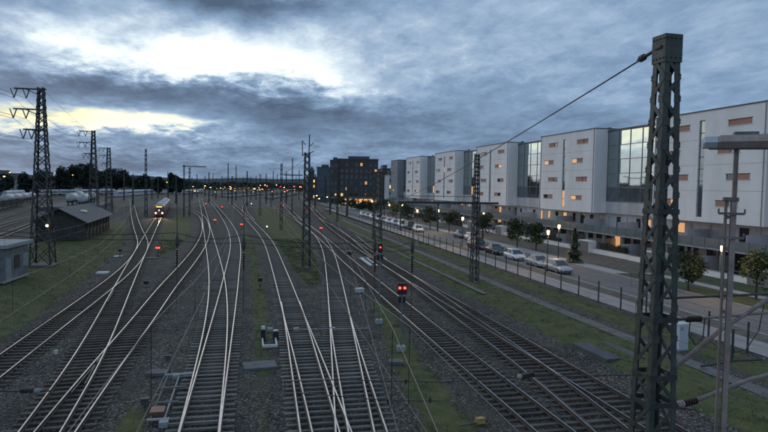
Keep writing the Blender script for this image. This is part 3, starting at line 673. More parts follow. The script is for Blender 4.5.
for i, (x_, tp, yb) in enumerate(sorted(((228, 163, 201), (236, 165.5, 200), (273, 171, 200), (222, 176, 198), (243, 177, 197), (251, 177, 199), (168, 172, 199), (197, 174, 197), (205, 176, 196), (213, 173, 196), (299, 170, 199), (158, 176, 198), (124, 171, 200), (325, 176, 203), (133, 174, 205), (152, 178, 199), (176, 175, 203), (192, 177, 199), (209, 172, 202), (216, 178, 199), (232, 176, 205), (247, 171, 206), (256, 176, 199), (266, 174, 203), (277, 174, 197), (286, 172, 203), (296, 176, 196), (315, 174, 208), (330, 172, 214), (347, 178, 216)))):
    p = gp(x_, yb); dep = math.sin(AZ)*p.x+math.cos(AZ)*p.y; hz = 186.4+(x_-384)*.0175
    h = H + (hz-tp)*dep/F
    r = thing('catenary_pole', 'slim distant overhead line pole, %s from the left' % NTH(i), 'mast', p, group='distant overhead line poles')
    MB().tube([(0, 0, -.2), (0, 0, h)], [.42, .28], 6).build('pole', 'steel_dark', r)
    MB().beam((0, 0, 7.2), ((-1)**i*3.0, 0, 7.8), .18).build('cantilever', 'steel_dark', r)
# --- power pylons on the left
def pylon(px_, py_, label, h, w0, w1, arms, side=-1):
    p = gp(px_, py_); r = thing('power_pylon', label, 'pylon', p); lattice_mast(r, h, w0, w1, 15, .17, 'steel_dark')
    tips = []
    for z, l in arms:
        m_ = MB(); m_.beam((.5, 0, z), (side*l, 0, z), .16); m_.beam((0, 0, z-.75), (side*l*.55, 0, z-.05), .09); m_.build('cross_arm', 'steel_dark', r)
        for f in (1.0, .55):
            x = side*l*f; im = MB()
            for q in (-.35, .35): im.beam((x+q, 0, z), (x, 0, z-1.05), .10)
            im.build('insulator_string', 'ceramic_brown', r); tips.append(p+Vector((x, 0, z-1.1)))
    return r, p, tips
arms = [(20.2, 2.8), (17.9, 2.9), (15.6, 1.9)]
P1, P1p, T1 = pylon(43, 265, 'big steel lattice power pylon with three left arms beside the brick shed', 20.4, 2.3, .62, arms)
P2, P2p, T2 = pylon(94, 228, 'middle lattice power pylon rising behind the shed roof', 20.4, 2.2, .62, arms)
P3, P3p, T3 = pylon(109, 213, 'farthest and smallest of the three power pylons', 20.4, 2.2, .9, arms)
T0 = [q + (q - t)*1.4 + Vector((-8, 0, 4)) for q, t in zip(T1, T2)]
for i in range(6):
    for a, b, s_, w_ in ((T0[i], T1[i], 1.6, 'towards the left edge'), (T1[i], T2[i], 1.2, 'near to middle pylon'), (T2[i], T3[i], 1.3, 'middle to far pylon')):
        o = MB().tube([q-a for q in sag(a, b, s_, 14)], .022, 4).build('power_cable', 'wire_dark', loc=a)
        tag(o, 'power cable at the %s of the %s arm, %s' % (('tip', 'middle')[i % 2], ('top', 'middle', 'lowest')[i//2], w_), 'cable', 'power cables ' + w_)
m_ = MB().tube([(0, 0, 0)] + [q-(P1p+Vector((0, 0, 20.4))) for q in sag(P1p+Vector((0, 0, 20.4)), P3p+Vector((0, 0, 22)), 1.0, 14)][1:], .022, 4).build('ground_cable', 'wire_dark', loc=P1p+Vector((0, 0, 20.4)))
tag(m_, 'earth cable running from the top of the big pylon', 'cable')
# --- overhead contact wires, one pair for each track
for key, lab in (('L1', 'leftmost main track, crossing the grass'), ('A', 'oncoming train track'), ('C2', 'sharp crossing left of centre'), ('D1', 'centre track'), ('E1', 'track right of centre'), ('R1', 'red signal track'), ('R3', 'track nearest the verge')):
    ln = TR[key]; off = {'L1': -1.6}.get(key, 0)
    idx = [i for i, q in enumerate(ln.p) if 3 < math.sin(AZ)*q.x+math.cos(AZ)*q.y < 210][::8]
    b0 = ln.p[idx[0]]; r = thing('overhead_line', 'contact and messenger wires strung above the ' + lab, 'overhead line', b0)
    pts = [ln.p[i]-b0+ln.n[i]*(off+.25*math.sin(ln.L[i]/19)) for i in idx]
    ext = pts[0]+(pts[0]-pts[1]).normalized()*16; pts = [ext]+pts; idx = [idx[0]]+idx
    MB().tube([q+Vector((0, 0, 5.5)) for q in pts], .0065, 5).build('contact_wire', 'wire_copper', r)
    sg = [5.5+.55+1.0*(2*((ln.L[i] % 62)/62)-1)**2 for i in idx]
    MB().tube([q+Vector((0, 0, z)) for q, z in zip(pts, sg)], .0065, 5).build('messenger_wire', 'wire_copper', r)
    for k in range(0, len(pts)-1, 1):
        MB().tube([pts[k]+Vector((0, 0, 5.5)), pts[k]+Vector((0, 0, sg[k]))], .007, 4, cap=False).build('dropper', 'wire_dark', r)
# feeder from the near mast head to the boom
tip = M2p + Vector((-8.1, .3, 8.4)); a0 = NM + Vector((-.2, -.1, 12.62))
r = thing('feeder_cable', 'thick cable slanting from the near mast head across the sky', 'cable', a0)
pts = [q-a0 for q in sag(a0, tip, .25, 16)]
MB().tube(pts, .017, 6).build('cable', 'wire_dark', r)
dd = (tip-a0).normalized(); MB().lathe(dd*.62, dd, [(0, .03), (.05, .07), (.18, .075), (.24, .05), (.30, .03)], 8).build('clamp', 'steel_dark', r)
MB().tube([(0, 0, 0), dd*.7], .036, 6).build('end_fitting', 'steel_dark', r)
o = MB().tube([q-M1p-Vector((0, 0, 13)) for q in sag(M1p+Vector((0, 0, 13)), gp(260, 215)+Vector((0, 0, 12)), 1.2, 10)], .03, 4).build('feeder_cable', 'wire_dark', loc=M1p+Vector((0, 0, 13))); tag(o, 'cable running from the antler-topped mast to the far grass mast', 'cable')
# cross-span with hangers above the tracks, about thirty metres out
def camp(px_, dep, z):                          # column px_ at view depth dep, level z
    py_ = 216
    for _ in range(4):
        d = ray(px_, py_)*dep; py_ += (d.z+H-z)*F/dep
    d = ray(px_, py_)*dep; return Vector((d.x, d.y, z))
cs = thing('cross_span', 'two thin cross-span wires sweeping across the yard at mid height', 'overhead wire', camp(177, 34, 0)); c0 = camp(177, 34, 0)
ends = [camp(-60, 36, 6.6), camp(177, 34, 6.55), camp(243, 33, 6.6), camp(373, 33, 6.35), camp(410, 33, 6.35), M2p+Vector((0, 0, 4.2))]
for dz_, rr in ((0, .014), (.42, .017)):
    pp = []
    for a, b in zip(ends[:-1], ends[1:]): pp += sag(a+Vector((0, 0, dz_)), b+Vector((0, 0, dz_)), .12+.4*dz_, 8)[:-1]
    pp.append(ends[-1]+Vector((0, 0, dz_))); MB().tube([q-c0 for q in pp], rr, 5).build('span_wire', 'wire_dark', cs)
top = camp(177, 34, 9.6)
for x_, dep, zt, lab in ((177, 34, 9.5, 'leftmost'), (243, 33, 9.0, 'second'), (373, 33, 7.4, 'third'), (410, 33, 7.8, 'rightmost')):
    b0 = camp(x_, dep, 0); r = thing('wire_hanger', lab + ' of four dark hangers with ribbed insulators on the cross-span wires', 'hanger', b0)
    MB().tube([(0, 0, 4.2), (0, 0, zt)], .022, 6).build('rod', 'steel_dark', r)
    m_ = MB(); insulator(m_, (0, 0, 5.15), (0, 0, 1), .95, .105, 7); m_.build('insulator', 'ceramic_brown', r)
    MB().lathe((0, 0, 6.15), (0, 0, 1), [(0, .02), (.22, .11), (.5, .10), (.85, .02)], 8).build('clamp', 'steel_dark', r)
    MB().tube([(0, 0, 4.25), (-.03, -.1, 2.7)], .012, 5).build('tail_rod', 'wire_dark', r)
top_cable = [camp(-60, 36, 9.9), camp(177, 34, 9.5), camp(243, 33, 9.0)]
o = MB().tube([q-top_cable[0] for q in sag(top_cable[0], top_cable[1], .2, 8)+sag(top_cable[1], top_cable[2], .1, 6)[1:]+sag(top_cable[2], M1p+Vector((0, 0, 10.5)), .3, 8)[1:]], .014, 5).build('cross_cable', 'wire_dark', loc=top_cable[0]); tag(o, 'thin upper cable carrying the left hangers', 'cable')
# near cross wires at the bottom of the view
r = thing('cross_wire', 'near pair of thin cross wires with clamps in front of the foreground tracks', 'overhead wire', camp(284, 13, 0)); c0 = camp(284, 13, 0)
pa = [camp(284, 13, 5.55), camp(335, 13, 5.6), camp(440, 12.8, 5.65), camp(520, 12.6, 5.85), NM+Vector((-.3, 0, 6.1))]
pb = [camp(300, 13, 5.3), camp(335, 13, 5.25), camp(388, 12.9, 5.2), camp(440, 12.8, 5.25)]
MB().tube([q-c0 for q in pa[:2]], .012, 6).build('wire', 'wire_rust', r); MB().tube([q-c0 for q in pa[1:]], .009, 6).build('wire', 'wire_dark', r)
MB().tube([q-c0 for q in pb[:2]], .012, 6).build('wire', 'wire_rust', r); MB().tube([q-c0 for q in pb[1:]], .009, 6).build('wire', 'wire_dark', r)
for x_, z in ((406, 5.63), (388, 5.2), (430, 5.24)):
    q = camp(x_, 12.9, z)-c0; MB().lathe(q-Vector((0, 0, .06)), (0, 0, 1), [(0, .015), (.04, .03), (.09, .03), (.12, .015)], 8).build('clamp', 'steel_dark', r)
MB().tube([camp(284.5, 13, 5.58)-c0, camp(285, 13, 5.2)-c0], .011, 6).build('end_rod', 'wire_rust', r)
q = camp(521, 12.6, 5.86)-c0; m_ = MB(); insulator(m_, q, Vector((.97, .22, .05)), .34, .062, 7); m_.build('insulator', 'ceramic_brown', r)
MB().lathe(q-Vector((.07, 0, 0)), (1, .2, 0), [(0, .03), (.03, .055), (.08, .055), (.1, .03)], 8).build('insulator_cap', 'ceramic_pink', r)
q0 = camp(-40, 13, 5.2); r = thing('cross_wire', 'wire with a ribbed insulator reaching in at the bottom left', 'overhead wire', camp(4, 13, 0)); c0 = camp(4, 13, 0)
MB().tube([q0-c0, camp(50, 13, 5.25)-c0], .016, 6).build('wire', 'wire_dark', r)
q = camp(20, 13, 5.24)-c0; m_ = MB(); insulator(m_, q, Vector((1, .0, 0)), .30, .062, 7); m_.build('insulator', 'ceramic_brown', r)
MB().lathe(camp(34, 13, 5.245)-c0, (1, 0, 0), [(0, .03), (.03, .055), (.12, .055), (.16, .03)], 8).build('insulator_cap', 'concrete', r)

# ================================================================== apartment blocks along the street
def wall_grid(mb, x, y0, y1, z0, z1, holes, depth, mi=0):     # wall facing -X with real openings and reveals
    Y = sorted({y0, y1, *[h[0] for h in holes], *[h[1] for h in holes]}); Z = sorted({z0, z1, *[h[2] for h in holes], *[h[3] for h in holes]})
    for a, b in zip(Y[:-1], Y[1:]):
        for c, d in zip(Z[:-1], Z[1:]):
            my, mz = (a+b)/2, (c+d)/2
            if any(h[0] < my < h[1] and h[2] < mz < h[3] for h in holes): continue
            mb.q([(x, a, c), (x, a, d), (x, b, d), (x, b, c)], mi)
    for a, b, c, d in holes:
        e = x+depth
        mb.q([(x, a, c), (e, a, c), (e, a, d), (x, a, d)], mi); mb.q([(x, b, c), (x, b, d), (e, b, d), (e, b, c)], mi)
        mb.q([(x, a, c), (x, b, c), (e, b, c), (e, a, c)], mi); mb.q([(x, a, d), (e, a, d), (e, b, d), (x, b, d)], mi)
def bar_mesh(name, x0, x1, y0, y1, z0, z1, m, parent): return MB().box(x0, x1, y0, y1, z0, z1).build(name, m, parent)
TF, ZO, ZT, LB, GAP = 56.0, 6.05, 19.9, 18.8, 14.7
def apartment_block(s_near, label, idx, atrium=True, white='white_render', end=False):
    r = thing('apartment_block', label, 'apartment block', (TF, s_near, 0)); rr = random.Random(idx*17+5)
    rows = [8.45, 11.65, 14.85, 18.05]; holes = []; slits = []
    for i, z in enumerate(rows):
        sh = .9 if i % 2 == 0 else -.75
        for yc in ((4.6+sh*.9, 14.5+sh) if not end else (5.0+sh,)):
            slits.append((yc-1.75, yc+1.75, z-.34, z+.34, i))
    vs_ = (9.35, 10.35, ZO+.6, ZT-1.1)
    L_ = LB if not end else 11.0
    holes = [s[:4] for s in slits] + ([vs_] if not end else [])
    wl = MB(); wall_grid(wl, 0, 0, L_, ZO, ZT, holes, .28)
    wl.q([(0, 0, ZO), (13, 0, ZO), (13, 0, ZT), (0, 0, ZT)]); wl.q([(0, L_, ZO), (0, L_, ZT), (13, L_, ZT), (13, L_, ZO)]); wl.q([(13, 0, ZO), (13, L_, ZO), (13, L_, ZT), (13, 0, ZT)]); wl.q([(0, 0, ZO), (0, L_, ZO), (13, L_, ZO), (13, 0, ZO)])
    wl.build('wall', white, r)
    rf = MB(); rf.box(.25, 12.8, .25, L_-.25, ZT-.4, ZT-.3); rf.build('roof', 'flat_roof', r)
    cp = MB()
    for b in ((-.10, .25, -.10, L_+.10), (12.8, 13.1, -.10, L_+.10), (.25, 12.8, -.10, .25), (.25, 12.8, L_-.25, L_+.10)): cp.box(*b, ZT-.02, ZT+.13)
    cp.build('parapet_cap', 'roof_cap', r)
    for z in (9.95, 13.15, 16.35):                     # storey joints in the render
        for a_, b_ in ((.02, 9.3), (10.4, L_-.02)) if not end else ((.02, L_-.02),): bar_mesh('render_joint', -.006, .01, a_, b_, z, z+.035, 'grey_block', r)
    for a_ in (.35, L_-.35): MB().tube([(-.07, a_, ZT-.1), (-.07, a_, ZO-.1)], .045, 6).build('downpipe', 'steel_grey', r)
    for k in range(2): bar_mesh('roof_vent', 5+k*2, 5.5+k*2, 4+k*7, 4.5+k*7, ZT-.3, ZT+.75, 'steel_grey', r)
    for y0, y1, z0, z1, i in slits:
        wn = thing_part('window', r, (0, y0, z0)); W = y1-y0; hgt = z1-z0; flip = (i+idx) % 2 == 0
        a, b = (0, W*.56) if flip else (W*.44, W); c, d = (W*.56, W) if flip else (0, W*.44)
        bar_mesh('shutter_panel', .02, .09, a+.02, b-.02, .03, hgt-.03, 'terracotta', wn)
        gm = rr.choice(['glass_dark', 'glass_dark', 'blind', 'glow_dim', 'glass_dark', 'terracotta', 'terracotta', 'terracotta'])
        bar_mesh('pane', .10, .12, c+.02, d-.02, .03, hgt-.03, gm, wn)
        bar_mesh('sill', -.07, .14, -.12, W+.12, -.07, -.003, 'frame_white', wn); bar_mesh('lintel', -.05, .10, -.12, W+.12, hgt+.003, hgt+.05, 'frame_dark', wn)
    if not end:
        st = thing_part('stair_window', r, (0, vs_[0], vs_[2])); hh = (vs_[3]-vs_[2]-.1)/8
        for k in range(8):
            bar_mesh('pane', .18, .2, .05, .95, k*hh+.06, (k+1)*hh, 'glow_dim' if k in ((0, 1) if idx == 2 else (5,) if idx == 4 else ()) else 'glass_side', st)
            bar_mesh('mullion', .10, .24, .0, 1.0, k*hh-.02, k*hh+.05, 'frame_dark', st)
    # lower storeys: recessed wall, balcony with glass rail, dark ground floor
    y0, y1 = (-GAP if atrium else 0), L_
    XB = 2.9; holes1 = []; holes0 = []; y = y0+.9; k = 0
    while y+1.5 < y1:
        wdt = rr.choice([1.0, 1.1, 1.5]); tall = rr.random() < .55
        holes1.append((y, y+wdt, 3.25 if tall else 4.1, 5.55)); holes0.append((y-.1, y+wdt+.5, .25, 2.45)); y += rr.choice([2.35, 2.7, 3.1]); k += 1
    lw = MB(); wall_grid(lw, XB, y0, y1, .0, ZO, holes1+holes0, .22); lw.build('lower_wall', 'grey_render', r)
    for hset, mats_ in ((holes1, ['glass_dark', 'glass_dark', 'glass_dark', 'blind', 'blind', 'glow_dim', 'glass_dark']), (holes0, ['glass_dark', 'glass_dark', 'glass_dark', 'glass_dark', 'glass_dark', 'blind', 'glass_dark', 'glow_dim', 'glass_dark'])):
        for a, b, c, d in hset:
            wn = thing_part('window', r, (XB, a, c)); gm = rr.choice(mats_)
            bar_mesh('pane', .14, .16, .06, b-a-.06, .06, d-c-.06, gm, wn)
            f = MB(); f.box(.10, .2, 0, .06, 0, d-c); f.box(.10, .2, b-a-.06, b-a, 0, d-c); f.box(.10, .2, .06, b-a-.06, 0, .06); f.box(.10, .2, .06, b-a-.06, d-c-.06, d-c); f.build('frame', 'frame_dark' if gm != 'blind' else 'frame_white', wn)
    bar_mesh('balcony_slab', -.9, XB, y0, y1, 2.82, 3.05, 'concrete', r)
    nb = int((y1-y0)/2.1); pw = (y1-y0)/nb
    for k in range(nb):
        bar_mesh('railing_panel', -.86, -.83, y0+k*pw+.05, y0+(k+1)*pw-.05, 3.12, 4.12, 'glass_rail', r); bar_mesh('railing_post', -.84, -.79, y0+k*pw-.025, y0+k*pw+.025, 3.05, 4.16, 'frame_dark', r)
    bar_mesh('handrail', -.88, -.80, y0, y1, 4.16, 4.21, 'steel_grey', r)
    k = 0; y = y0+1.2
    while y < y1:
        bar_mesh('column', -.62, -.42, y-.1, y+.1, .05, 2.82, 'concrete', r)
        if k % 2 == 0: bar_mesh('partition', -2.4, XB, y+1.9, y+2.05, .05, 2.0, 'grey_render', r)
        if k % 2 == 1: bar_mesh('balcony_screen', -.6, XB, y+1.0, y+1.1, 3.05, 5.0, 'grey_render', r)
        y += 4.7; k += 1
    if atrium:
        X0 = 2.4; zb, zt = 8.0, 19.4; ncol, nrow = 5, 5; cw = GAP/ncol; rh = (zt-zb)/nrow
        aw = thing_part('atrium', r, (0, 0, 0))
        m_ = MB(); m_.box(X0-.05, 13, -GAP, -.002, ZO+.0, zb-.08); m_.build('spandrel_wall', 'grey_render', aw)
        bar_mesh('atrium_roof', X0-.2, 13, -GAP, -.002, zt+.05, zt+.30, 'roof_cap', aw)
        fr = MB()
        for k in range(nrow+1): fr.box(X0-.09, X0+.03, -GAP, -.002, zb+k*rh-.05, zb+k*rh+.05)
        for k in range(ncol+1): fr.box(X0-.085, X0+.028, max(-GAP, -GAP+k*cw-.045), min(-.003, -GAP+k*cw+.045), zb+.05, zt-.05)
        fr.build('mullion_frame', 'steel_grey', aw)
        for i in range(nrow):
            for j in range(ncol):
                gm = 'glass_coat'
                if i == 0: gm = 'glass_side'
                if i == 0 and rr.random() < .10: gm = 'glow_dim'
                p_ = MB().box(-.012, .012, -cw/2+.045, cw/2-.045, -rh/2+.05, rh/2-.05).build('pane', gm, aw, loc=(X0, -GAP+(j+.5)*cw, zb+(i+.5)*rh))
                p_.rotation_euler = (0, rr.uniform(-.004, .004), rr.uniform(-.006, .006))
    return r
def thing_part(name, parent, loc):
    o = bpy.data.objects.new(name, None); col.objects.link(o); o.parent = parent; o.location = loc; o.empty_display_size = .1; return o
S0 = 55.2; MOD = LB+GAP
for i, lab in enumerate(('nearest white apartment block, cut by the right edge of the picture', 'second white apartment block, left of the near mast, with a glazed bay', 'third white apartment block counted from the right', 'fourth white apartment block, behind the verge mast', 'fifth and farthest white apartment block')):
    apartment_block(S0+i*MOD, lab, i+1)
apartment_block(S0+5*MOD-3, 'narrow grey apartment block ending the white row', 6, True, 'grey_block', True)
# garden walls, boxes, hedges
for i in range(6):
    y0 = S0-14.7+i*MOD; b = bend(y0+10)
    r = thing('garden_wall', ['low white garden wall at the right edge', 'low white garden wall in front of the second block', 'low white garden wall in front of the third block', 'low white garden wall in front of the fourth block', 'low white garden wall in front of the fifth block', 'low garden wall in front of the grey block'][i], 'wall', (52.4+min(b, 1.2), y0, 0))
    bar_mesh('wall', 0, .2, 0, MOD-.3, 0, .75, 'white_render', r); bar_mesh('coping', -.04, .24, 0, MOD-.3, .75, .81, 'concrete', r)
    for k in range(2):
        yb = 9.5+k*16.75
        bx = thing('bin_store', '%s bin store box of the garden wall, %s' % (('right-hand', 'left-hand')[k], ['at the right edge', 'second block', 'third block', 'fourth block', 'fifth block', 'grey block'][i]), 'bin store', (52.0+min(b, 1.2), y0+yb, 0))
        m_ = MB(); m_.box(-.05, 1.2, 0, .12, 0, 1.85); m_.box(-.05, 1.2, 3.0, 3.12, 0, 1.85); m_.box(-.05, 1.2, .12, 3.0, 1.73, 1.85); m_.box(1.1, 1.2, .12, 3.0, 0, 1.73); m_.build('casing', 'white_render', bx)
        for q in range(2): bar_mesh('door', .02, .06, .15+q*1.43, 1.53+q*1.43, .05, 1.70, 'steel_grey', bx)
def leaves(mb, c, rx, ry, rz, n, size, seed, mats=3, shell=.35, flat=0.0):
    R_ = random.Random(seed)
    lobes = [(R_.uniform(-.55, .55), R_.uniform(-.55, .55), R_.uniform(-.6, .65), R_.uniform(.36, .6)) for _ in range(9)] + [(0, 0, 0, .62)]
    for i in range(n):
        lx, ly, lz, lr = lobes[i % len(lobes)]
        while True:
            u = Vector((R_.uniform(-1, 1), R_.uniform(-1, 1), R_.uniform(-1, 1)))
            if u.length_squared <= 1: break
        u = u.normalized()*(shell+(1-shell)*R_.random()**.5)
        p = Vector(c)+Vector(((lx+u.x*lr)*rx, (ly+u.y*lr)*ry, (lz+u.z*lr)*rz))
        s = size*R_.uniform(.6, 1.3); a = Vector((R_.uniform(-1, 1), R_.uniform(-1, 1), R_.uniform(-.7, .7))).normalized(); b = a.cross(Vector((R_.uniform(-1, 1), R_.uniform(-1, 1), R_.uniform(-1, 1)))).normalized()
        mb.q([p-a*s, p+b*s*.45-a*s*.1, p+a*s, p-b*s*.45-a*s*.1], i % len(lobes) % mats if R_.random() < .75 else R_.randrange(mats))
def hedge(x0, x1, y0, y1, h, label, seed):
    r = thing('hedge', label, 'hedge', ((x0+x1)/2, y0, 0)); mb = MB(); R_ = random.Random(seed); w_ = (x1-x0)/2; n = int((y1-y0)*150)
    for i in range(n):
        y = R_.uniform(0, y1-y0); z = R_.uniform(.1, 1)*h*(1+.10*mnoise.noise(Vector((y*.9, seed, 0)))); x = R_.uniform(-w_, w_)
        s = R_.uniform(.07, .15); a = Vector((R_.uniform(-1, 1), R_.uniform(-1, 1), R_.uniform(-1, 1))).normalized(); b = a.cross(Vector((R_.uniform(-1, 1), .3, R_.uniform(-1, 1)))).normalized(); p = Vector((x, y, z))
        mb.q([p-a*s, p+b*s*.6, p+a*s, p-b*s*.6], R_.randrange(2))
    mb.build('foliage', ['hedge_leaf', 'leaf_dark'], r); core = MB(); core.box(-w_*.6, w_*.6, .1, y1-y0-.1, 0, h*.86); core.build('branches', 'bark', r)
for i in range(10):
    y0 = S0-13+i*MOD/2 + (2.0 if i % 2 else 0); hedge(52.9, 53.9, y0, y0+rnd.choice([6.5, 8, 10]), rnd.uniform(1.3, 1.75), ['clipped hedge nearest the right edge behind the garden wall', 'second garden hedge from the right edge', 'third garden hedge from the right edge', 'fourth garden hedge from the right edge', 'fifth garden hedge from the right edge', 'sixth garden hedge from the right edge', 'seventh garden hedge from the right edge', 'eighth garden hedge from the right edge', 'ninth garden hedge from the right edge', 'tenth and farthest garden hedge'][i], i)
# trees
def tree(loc, h, rx, label, seed, n=1100, size=.20, conifer=False, trunk_h=.35, mats=('leaf_dark', 'leaf_mid', 'leaf_light'), cat='tree', group=None, limbs=7):
    R_ = random.Random(seed); r = thing('tree', label, cat, loc, group=group); tk = MB(); th = h*trunk_h
    top = Vector((R_.uniform(-.1, .1)*h*.3, R_.uniform(-.1, .1)*h*.3, h*.88)); tk.tube([(0, 0, -.1), (top.x*.3, top.y*.3, th), (top.x*.6, top.y*.6, h*.62), top], [h*.022+.03, h*.016+.02, h*.009+.01, .012], 7)
    for k in range(limbs):
        f = R_.uniform(.3, .8); a = R_.uniform(0, 6.28); s0 = Vector((top.x*f*.9, top.y*f*.9, h*f)); e = s0+Vector((math.cos(a)*rx*.7, math.sin(a)*rx*.7, h*.13)); tk.tube([s0, s0.lerp(e, .5)+Vector((0, 0, .08*h)), e], [h*.008+.01, h*.005+.006, .006], 5)
    tk.build('trunk', 'bark', r); cr_ = MB()
    if conifer:
        for i in range(n):
            f = R_.random()**.75; z = h*(.08+.92*(1-f)) if False else h*(.06+.94*R_.random()**1.25); rad_ = rx*(1-z/h)*(.72+.28*math.sin(z*5.5))+.05; a = R_.uniform(0, 6.28); q = rad_*R_.uniform(.45, 1); p = Vector((math.cos(a)*q, math.sin(a)*q, z-.12*q)); s = size*R_.uniform(.6, 1.3)
            d = Vector((math.cos(a), math.sin(a), -.45)).normalized(); b = d.cross(Vector((R_.uniform(-.4, .4), R_.uniform(-.4, .4), 1))).normalized()
            cr_.q([p-d*s, p+b*s*.4, p+d*s, p-b*s*.4], R_.randrange(len(mats)))
    else: leaves(cr_, (top.x*.6, top.y*.6, th+(h-th)*.52), rx, rx, (h-th)*.56, n, size, seed, len(mats))
    cr_.build('crown', list(mats), r); return r
def G(x, y): p = gp(x, y); return (p.x, p.y, .05)
tree(G(574, 263), 4.6, 1.5, 'dark conifer-shaped young tree beside the road in front of the second block', 1, 1500, .22, True)
tree(G(688, 292), 4.2, 2.3, 'bushy street tree half hidden behind the near mast', 2, 2200, .17, trunk_h=.12, mats=('leaf_dark', 'leaf_dark', 'leaf_mid'))
tree(G(756, 300), 4.4, 1.9, 'light green young tree at the right edge', 3, 1300, .18, trunk_h=.3, mats=('leaf_mid', 'leaf_mid', 'leaf_light'))
for i, (x_, y_, h_, r_) in enumerate(((517, 248, 4.6, 2.0), (536, 251, 4.2, 1.9), (482, 240, 4.8, 2.2), (449, 233, 4.9, 2.4), (430, 229, 5.0, 2.3), (408, 225, 5.4, 2.6), (396, 221, 5.2, 2.6), (384, 217, 5.5, 2.6))):
    tree(G(x_, y_), h_, r_, 'leafy street tree, %s counted from the conifer toward the far end' % ('second', 'first', 'third', 'fourth', 'fifth', 'sixth', 'seventh', 'eighth')[i], 20+i, 1000, .24, trunk_h=.28)
for i, (x_, y_, h_, r_) in enumerate(((372, 213, 4.6, 3.0), (362, 211, 4.2, 3.2), (352, 210, 4.6, 3.4), (341, 208, 5.5, 3.0))):
    tree(G(x_, y_), h_, r_, 'rounded dark shrub before the orange-lit ground floor, %s from the right' % ('first', 'second', 'third', 'fourth')[i], 40+i, 700, .42, trunk_h=.15, mats=('leaf_dark', 'leaf_mid'))
# fence along the footway
fr = thing('wire_fence', 'long dark green wire fence between the verge and the footway', 'fence', (0, 0, 0))
pm = MB(); pm.box(-.045, .045, -.045, .045, -.1, 1.85); pm.box(-.052, .052, -.052, .052, 1.85, 1.9); fp = pm.build('post', 'frame_dark', fr); fp.location = (30.1, 8, 0)
y = 11.2; prev = (30.1, 8)
while y < 215:
    xx = 30.1+bend(y); inst(fp, fr, (xx, y, 0))
    m_ = MB()
    for z in (.12, .62, 1.12, 1.66): m_.beam((prev[0], prev[1]+.03, z), (xx, y-.03, z), .012)
    m_.build('fence_wire', 'hedge_mesh', fr); prev = (xx, y); y += 3.2
# street lamps
def lamp_proto(label):
    r = thing('street_lamp', label, 'street lamp', (0, 0, 0), group='lit street lamps along the street')
    MB().tube([(0, 0, 0), (0, 0, 4.45)], [.065, .05], 8).build('pole', 'frame_dark', r); MB().lathe((0, 0, 0), (0, 0, 1), [(0, .10), (.5, .10), (.55, .065)], 10).build('base', 'frame_dark', r)
    MB().lathe((0, 0, 4.45), (0, 0, 1), [(0, .07), (.06, .13), (.46, .16), (.50, .12)], 10).build('lantern', 'lamp_warm', r)
    MB().lathe((0, 0, 4.96), (0, 0, 1), [(0, .19), (.04, .19), (.12, .05)], 10).build('cap', 'frame_dark', r); return r
lamp0 = None
LAMPS = [(547, 272, 'near-side street lamp in front of the parked silver cars', 60), (720, 300, 'far-side street lamp seen beside the pale twin channel post', 45), (558, 261, 'far-side street lamp left of the conifer', 45), (462, 247, 'near-side street lamp just left of the verge mast', 45), (483, 238, 'far-side street lamp right of the verge mast', 0), (438, 232, 'far-side street lamp before the fourth block', 45), (417, 233, 'near-side street lamp beside the far white car', 40), (402, 222, 'far-side street lamp before the fifth block', 0), (389, 222, 'near-side street lamp near the T shaped mast', 0), (388, 216, 'far-side street lamp left of the grey block', 0), (372, 215, 'farthest near-side street lamp', 0)]
for x_, y_, lab, pw in LAMPS:
    p = gp(x_, y_)
    if lamp0 is None: lamp0 = lamp_proto(lab); lamp0.location = p; rt = lamp0
    else: rt = copy_tree(lamp0, p, 0, lab)
    if pw:
        ld = bpy.data.lights.new('lamp_light', 'POINT'); ld.energy = pw*2.6; ld.color = (1, .60, .25); ld.shadow_soft_size = .18
        lo = bpy.data.objects.new('lamp_light', ld); col.objects.link(lo); lo.parent = rt; lo.location = (0, 0, 4.30)
